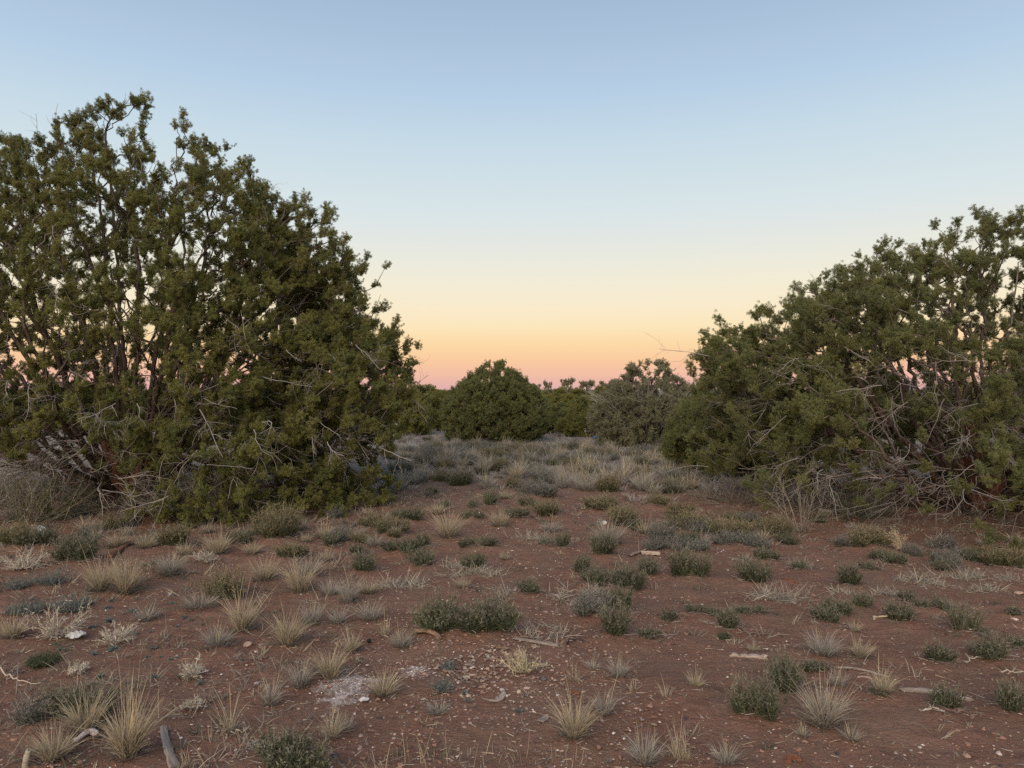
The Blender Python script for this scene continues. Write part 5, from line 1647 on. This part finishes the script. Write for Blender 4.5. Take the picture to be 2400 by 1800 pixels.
# ------------------------------------------------------------------ wood, scraps
def slab(name, label, cat, p0, p1, width, thick, mat, curve=0.0, rise=0.0, taper=(1, 1), seed=0, n=12, lift=None, rough=.11):
    """a weathered board or bark strip between two pixels, lying on the soil"""
    r = np.random.default_rng(seed)
    a = np.array(at(*p0)); b = np.array(at(*p1))
    L = np.linalg.norm(b - a); ang = math.atan2(b[1] - a[1], b[0] - a[0])
    xs = np.linspace(-L / 2, L / 2, n)
    V = []; t = np.linspace(0, 1, n)
    wd = width * np.interp(t, [0, 1], taper) * (1 + rough * r.normal(size=n))
    cen = curve * (1 - (2 * t - 1) ** 2)
    zc = rise * (2 * t - 1) ** 2
    prof = [(-.5, 0), (-.46, .8), (-.2, 1.0), (.18, .97), (.45, .82), (.5, 0)]
    for i in range(n):
        for (py, pz) in prof:
            V.append((xs[i] + r.normal() * (.006 if i in (0, n - 1) else 0), cen[i] + py * wd[i] + r.normal() * .0015, zc[i] + pz * thick + r.normal() * thick * .04))
    m = len(prof); Fc = []
    for i in range(n - 1):
        for j in range(m):
            k = (j + 1) % m
            Fc += [(i * m + j, i * m + k, (i + 1) * m + k), (i * m + j, (i + 1) * m + k, (i + 1) * m + j)]
    for e in (0, (n - 1) * m):
        for j in range(1, m - 1):
            Fc.append((e, e + j, e + j + 1) if e else (e, e + j + 1, e + j))
    mid = (a + b) / 2
    me = make_mesh(name, np.array(V), np.array(Fc), None, mat)
    o = obj(name, me, None, (mid[0], mid[1], gz(*mid) + (lift if lift is not None else .003)))
    za, zb = gz(*a), gz(*b)
    o.rotation_euler = (0, -math.atan2(zb - za, L), ang)
    return tag(o, label, cat)

P = lambda s, u, v: pix(s, u, v)
slab("plank", "weathered grey plank lying beside the tallest straw grass", "plank", (412, 1798), (385, 1706), .036, .012, M_WOOD_GREY, .006, 0, (1.15, .85), 1)
slab("plank", "rusty brown plank slanting behind the straw twins", "plank", (258, 1312), (312, 1272), .05, .025, M_WOOD_RED, 0, 0, (1, 1), 2, lift=.01)
slab("plank", "thin grey plank lying below the twin shrub and straw ring", "plank", P('M', 1130, 838), P('M', 1405, 868), .026, .012, M_WOOD_GREY, .01, .006, (.7, 1), 3)
slab("bark_strip", "curved brown bark strip beside the twin shrub", "bark", P('M', 480, 805), P('M', 640, 862), .05, .022, M_WOOD_BROWN, .03, -.015, (1, .5), 4, lift=.02)
slab("bark_strip", "pale grey curl of bark on the gravel spread", "bark", P('M', 915, 1222), P('M', 1050, 1178), .032, .008, M_WOOD_GREY, -.045, .01, (.35, 1.2), 5)
slab("dry_leaf", "grey pointed dry leaf near the large round straw tuft", "leaf", P('M', 1290, 1362), P('M', 1335, 1325), .032, .006, M_WOOD_GREY, .0, .006, (1.1, .7), 6)
slab("plank", "pale broken plank by the bent stick up the clearing", "plank", P('M', 1945, 272), P('M', 2065, 278), .05, .03, M_WOOD_PALE, 0, 0, (.8, 1), 7)
slab("plank", "thin splinter of wood beside the red bark flake", "wood", P('M', 1000, 890), P('M', 1085, 892), .022, .01, M_WOOD_BROWN, .004, 0, (.6, 1), 8)
slab("bark_strip", "dark flake of bark near the bottom edge below the curly tuft", "bark", P('R', 670, 1618), P('R', 745, 1612), .035, .02, M_WOOD_RED, .01, -.012, (1, .6), 9, lift=.014)
slab("bark_strip", "dark red chip of bark behind the large round straw tuft", "bark", P('M', 1485, 1170), P('M', 1545, 1175), .024, .012, M_WOOD_RED, 0, 0, (.8, 1), 10)
slab("plank", "dark short stick beside the leafy shrub", "stick", P('R', 640, 448), P('R', 738, 470), .028, .02, M_WOOD_RED, .01, 0, (1, .7), 11)

def log(label, p0, p1, r0, r1, mat, seed, name="log", bend=.02, sides=11, lift=None, split=False, cat="log"):
    r = np.random.default_rng(seed)
    a = np.array(at(*p0)); b = np.array(at(*p1))
    L = np.linalg.norm(b - a); ang = math.atan2(b[1] - a[1], b[0] - a[0])
    n = 14; t = np.linspace(0, 1, n)
    rad = np.interp(t, [0, 1], [r0, r1]) * (1 + .07 * r.normal(size=n))
    V = []; th = np.arange(sides) / sides * 2 * np.pi
    bump = 1 + .10 * r.normal(size=sides)
    cy = bend * np.sin(t * np.pi * 1.3) ; 
    for i in range(n):
        rr_ = rad[i] * bump
        yy, zz = np.cos(th) * rr_, np.sin(th) * rr_
        if split: zz = np.minimum(zz, .35 * rad[i] + .01 * r.normal()) 
        sx = (t[i] - .5) * L + (r.normal(size=sides) * .010 if i in (0, n - 1) else 0)
        V.append(np.stack([np.broadcast_to(sx, (sides,)), yy + cy[i], zz], 1))
    V = np.concatenate(V)
    Fc = []
    for i in range(n - 1):
        for j in range(sides):
            k = (j + 1) % sides
            Fc += [(i * sides + j, i * sides + k, (i + 1) * sides + k), (i * sides + j, (i + 1) * sides + k, (i + 1) * sides + j)]
    for j in range(1, sides - 1):
        Fc.append((0, j + 1, j)); e = (n - 1) * sides; Fc.append((e, e + j, e + j + 1))
    mid = (a + b) / 2
    o = obj(name, make_mesh(name, V, np.array(Fc), None, mat, True), None, (mid[0], mid[1], gz(*mid) + (lift if lift is not None else min(r0, r1) * .7)))
    o.rotation_euler = (0, -math.atan2(gz(*b) - gz(*a), L), ang)
    return tag(o, label, cat)
log("pale split log lying on open red soil", P('R', 285, 925), P('R', 540, 945), .015, .023, M_WOOD_PALE, 1, split=True, bend=.006, lift=.008)
log("long fallen log half hidden behind a round tan-tipped shrub", P('R', 1410, 1160), P('R', 1850, 1205), .018, .012, M_WOOD_GREY, 2, bend=.03, lift=.006)
log("long thin grey stick behind the small tan tuft", P('R', 985, 1012), P('R', 1325, 1052), .008, .006, M_WOOD_GREY, 3, name="stick", bend=.03, sides=7, cat="stick")
log("short pale log deep in the broad juniper's shade", (1920, 1200), (1948, 1204), .035, .03, M_WOOD_GREY, 4, bend=.0)
log("short stick beside the pale tuft at the log end", P('R', 1130, 1070), P('R', 1220, 1075), .007, .006, M_WOOD_PALE, 5, name="stick", sides=6, bend=.01, cat="stick")

def stick(label, path_px, rad, col, seed, kids=3, lift=.015, depth=1):
    r = np.random.default_rng(seed)
    pts = np.array([(*at(*p), 0) for p in path_px])
    o0 = pts[0].copy()
    for p in pts: p[2] = gz(p[0], p[1]) + lift
    o0[2] = gz(o0[0], o0[1])
    q = smooth_path(pts - o0, 4, .006, r)
    acc = Acc(); tube(acc, q, np.linspace(rad, rad * .5, len(q)), 5, np.array(col))
    for _ in range(kids):
        i = r.integers(1, len(q) - 1)
        dead_branch(acc, q[i], unit(q[i] - q[i - 1]) + rdir(1, r)[0] * .9 + np.array([0, 0, .3]), np.linalg.norm(q[-1] - q[0]) * .3, r, rad * .55, depth, .2, col, 2, .2)
    o = obj("stick", acc.mesh("stick", M_TWIG, True), None, o0)
    return tag(o, label, "stick")
stick("bent brown stick against the pale broken plank", [P('M', 1865, 305), P('M', 1930, 270), P('M', 1985, 245)], .016, (.30, .205, .15), 1, 2)
stick("bleached zigzag twig beside the shrub below the chain", [P('R', 1225, 715), P('R', 1275, 705), P('R', 1335, 710), P('R', 1365, 680), P('R', 1335, 650)], .008, (.50, .39, .26), 2, 4)
stick("dark trailing twig running from the sprawling green patch", [P('R', 350, 770), P('R', 450, 795), P('R', 560, 800), P('R', 640, 810), P('R', 690, 835)], .006, (.14, .10, .08), 3, 2)
stick("long bleached straw stem near the border behind the near corner", [P('L', 5, 1020), P('L', 70, 1075), P('L', 160, 1105), P('L', 275, 1118)], .005, (.46, .36, .26), 4, 0)
stick("forked grey twig standing beside the flopped grey tuft", [P('L', 1100, 570), P('L', 1110, 555), P('L', 1118, 545)], .006, (.42, .37, .33), 5, 5, .03)
stick("thin forked twig on soil below the bottom green shrub's neighbour", [P('L', 1500, 1435), P('L', 1570, 1438), P('L', 1630, 1415)], .004, (.44, .36, .27), 6, 2)
stick("black wiry loop lying past the thin grey plank", [P('M', 1465, 865), P('M', 1480, 840), P('M', 1530, 833), P('M', 1570, 845)], .005, (.04, .035, .03), 7, 1)
stick("pale crossed stems lying beside the thin see-through shrub", [P('R', 1820, 985), P('R', 1870, 975), P('R', 1920, 972)], .005, (.42, .36, .29), 8, 3)
stick("grey dead twig under the round tan-tipped shrub", [P('R', 1530, 1300), P('R', 1600, 1305), P('R', 1690, 1325)], .006, (.40, .34, .29), 9, 5)
stick("pale arched stem at the border above the soft rounded shrub", [P('R', 2050, 1075), P('R', 2110, 1068), P('R', 2200, 1075)], .005, (.42, .34, .26), 10, 2, .04)

def scrap(name, label, px, py, w, h, seed, col, upright=False, cat="litter"):
    """a crumpled sheet: irregular outline, folded, with thickness"""
    r = np.random.default_rng(seed)
    n = 13
    u, v = np.meshgrid(np.linspace(-1, 1, n), np.linspace(-1, 1, n))
    a = np.arctan2(v, u); q = np.maximum(np.abs(u), np.abs(v))
    rad = q * (.72 + .38 * noise2(np.cos(a) * 1.7 + seed, np.sin(a) * 1.7 + seed, seed) + .15 * noise2(np.cos(a) * 5 + 3, np.sin(a) * 5, seed + 2))
    X = np.cos(a) * rad * w * .5; Y = np.sin(a) * rad * h * .5
    fold = .34 * min(w, h) * (noise2(X / w * 4 + seed, Y / h * 4, seed + 4) - .5) + .16 * min(w, h) * (noise2(X / w * 11, Y / h * 11 + seed, seed + 5) - .5)
    fold += .22 * min(w, h) * (1 - q ** 2)
    if upright:
        V = np.stack([X, fold * 1.3, Y + h * .42], -1)
    else:
        V = np.stack([X, Y, fold + .02], -1)
    V = V.reshape(-1, 3)
    i = (np.arange(n - 1)[:, None] * n + np.arange(n - 1)[None]).ravel()
    f = np.concatenate([np.stack([i, i + 1, i + n + 1], 1), np.stack([i, i + n + 1, i + n], 1)])
    x, y = at(px, py)
    acc = Acc(); acc.add(V, f, np.array(col))
    o = obj(name, acc.mesh(name, M_TRASH, False), None, (x, y, gz(x, y)))
    md = o.modifiers.new("thickness", 'SOLIDIFY'); md.thickness = .004
    return tag(o, label, cat)
x0, y0 = P('L', 270, 195)
scrap("plastic_bag", "upright white plastic bag caught in a green shrub", x0, y0 + 3, .12, .19, 4, (.58, .60, .62), True, "bag")
x0, y0 = P('L', 498, 812)
scrap("paper_scrap", "crumpled white scrap beside the lichen-pale weed", x0, y0, .12, .10, 9, (.50, .47, .43))
x0, y0 = P('M', 150, 1240)
scrap("paper_scrap", "small torn white scrap at the edge of the white mineral patch", x0, y0, .055, .04, 12, (.5, .46, .43))

def bone():
    r = np.random.default_rng(8)
    pts = np.array([(*at(*P('L', u, v)), 0) for u, v in ((485, 1535), (520, 1515), (560, 1490), (600, 1478), (640, 1488))])
    o0 = np.array([*pts[2][:2], gz(pts[2][0], pts[2][1])])
    for p in pts: p[2] = gz(p[0], p[1]) + .018
    q = smooth_path(pts - o0, 4)
    rad = np.interp(np.linspace(0, 1, len(q)), [0, .08, .2, .5, .8, .93, 1], [.007, .016, .010, .012, .014, .016, .006])
    acc = Acc(); tube(acc, q, rad * (1 + .06 * r.normal(size=len(q))), 9, np.array((.56, .47, .44)))
    o = obj("bone", acc.mesh("bone", M_TRASH, True), None, o0)
    tag(o, "bleached bone-like stick lying between the near corner straw tufts", "bone")
bone()

def stub_post():
    x, y = at(62, 1795)
    acc = Acc(); tube(acc, smooth_path([(0, 0, -.05), (.006, 0, .015), (.012, .004, .05), (.016, 0, .062)], 3), [.013, .013, .014, .013, .014, .013, .012, .012, .010, .004], 9, np.array((.34, .29, .22)))
    o = obj("stub", acc.mesh("stub", M_TWIG, True), None, (x, y, gz(x, y)))
    tag(o, "pale dead stub beside the low straw mass in the near corner", "stub")
stub_post()

def blue_can():
    x, y = at(1392, 1029)
    acc = Acc()
    prof = [(0, .055), (.01, .06), (.09, .062), (.12, .05), (.15, .03), (.165, .024), (.18, .024)]
    tube(acc, np.array([(0, 0, z + .002) for z, _ in prof]), [p for _, p in prof], 12, np.array((.03, .12, .26)))
    root = obj("plastic_bottle", acc.mesh("plastic_bottle", M_TRASH, True), None, (x, y, gz(x, y) + .02))
    root.rotation_euler = (math.radians(62), 0, math.radians(40))
    cap = Acc(); tube(cap, np.array([(0, 0, .176), (0, 0, .2), (0, 0, .2005)]), [.027, .027, .002], 12, np.array((.05, .16, .3)))
    obj("cap", cap.mesh("cap", M_TRASH, True), root)
    tag(root, "small blue plastic bottle in dry grass under the low green juniper", "bottle")
blue_can()
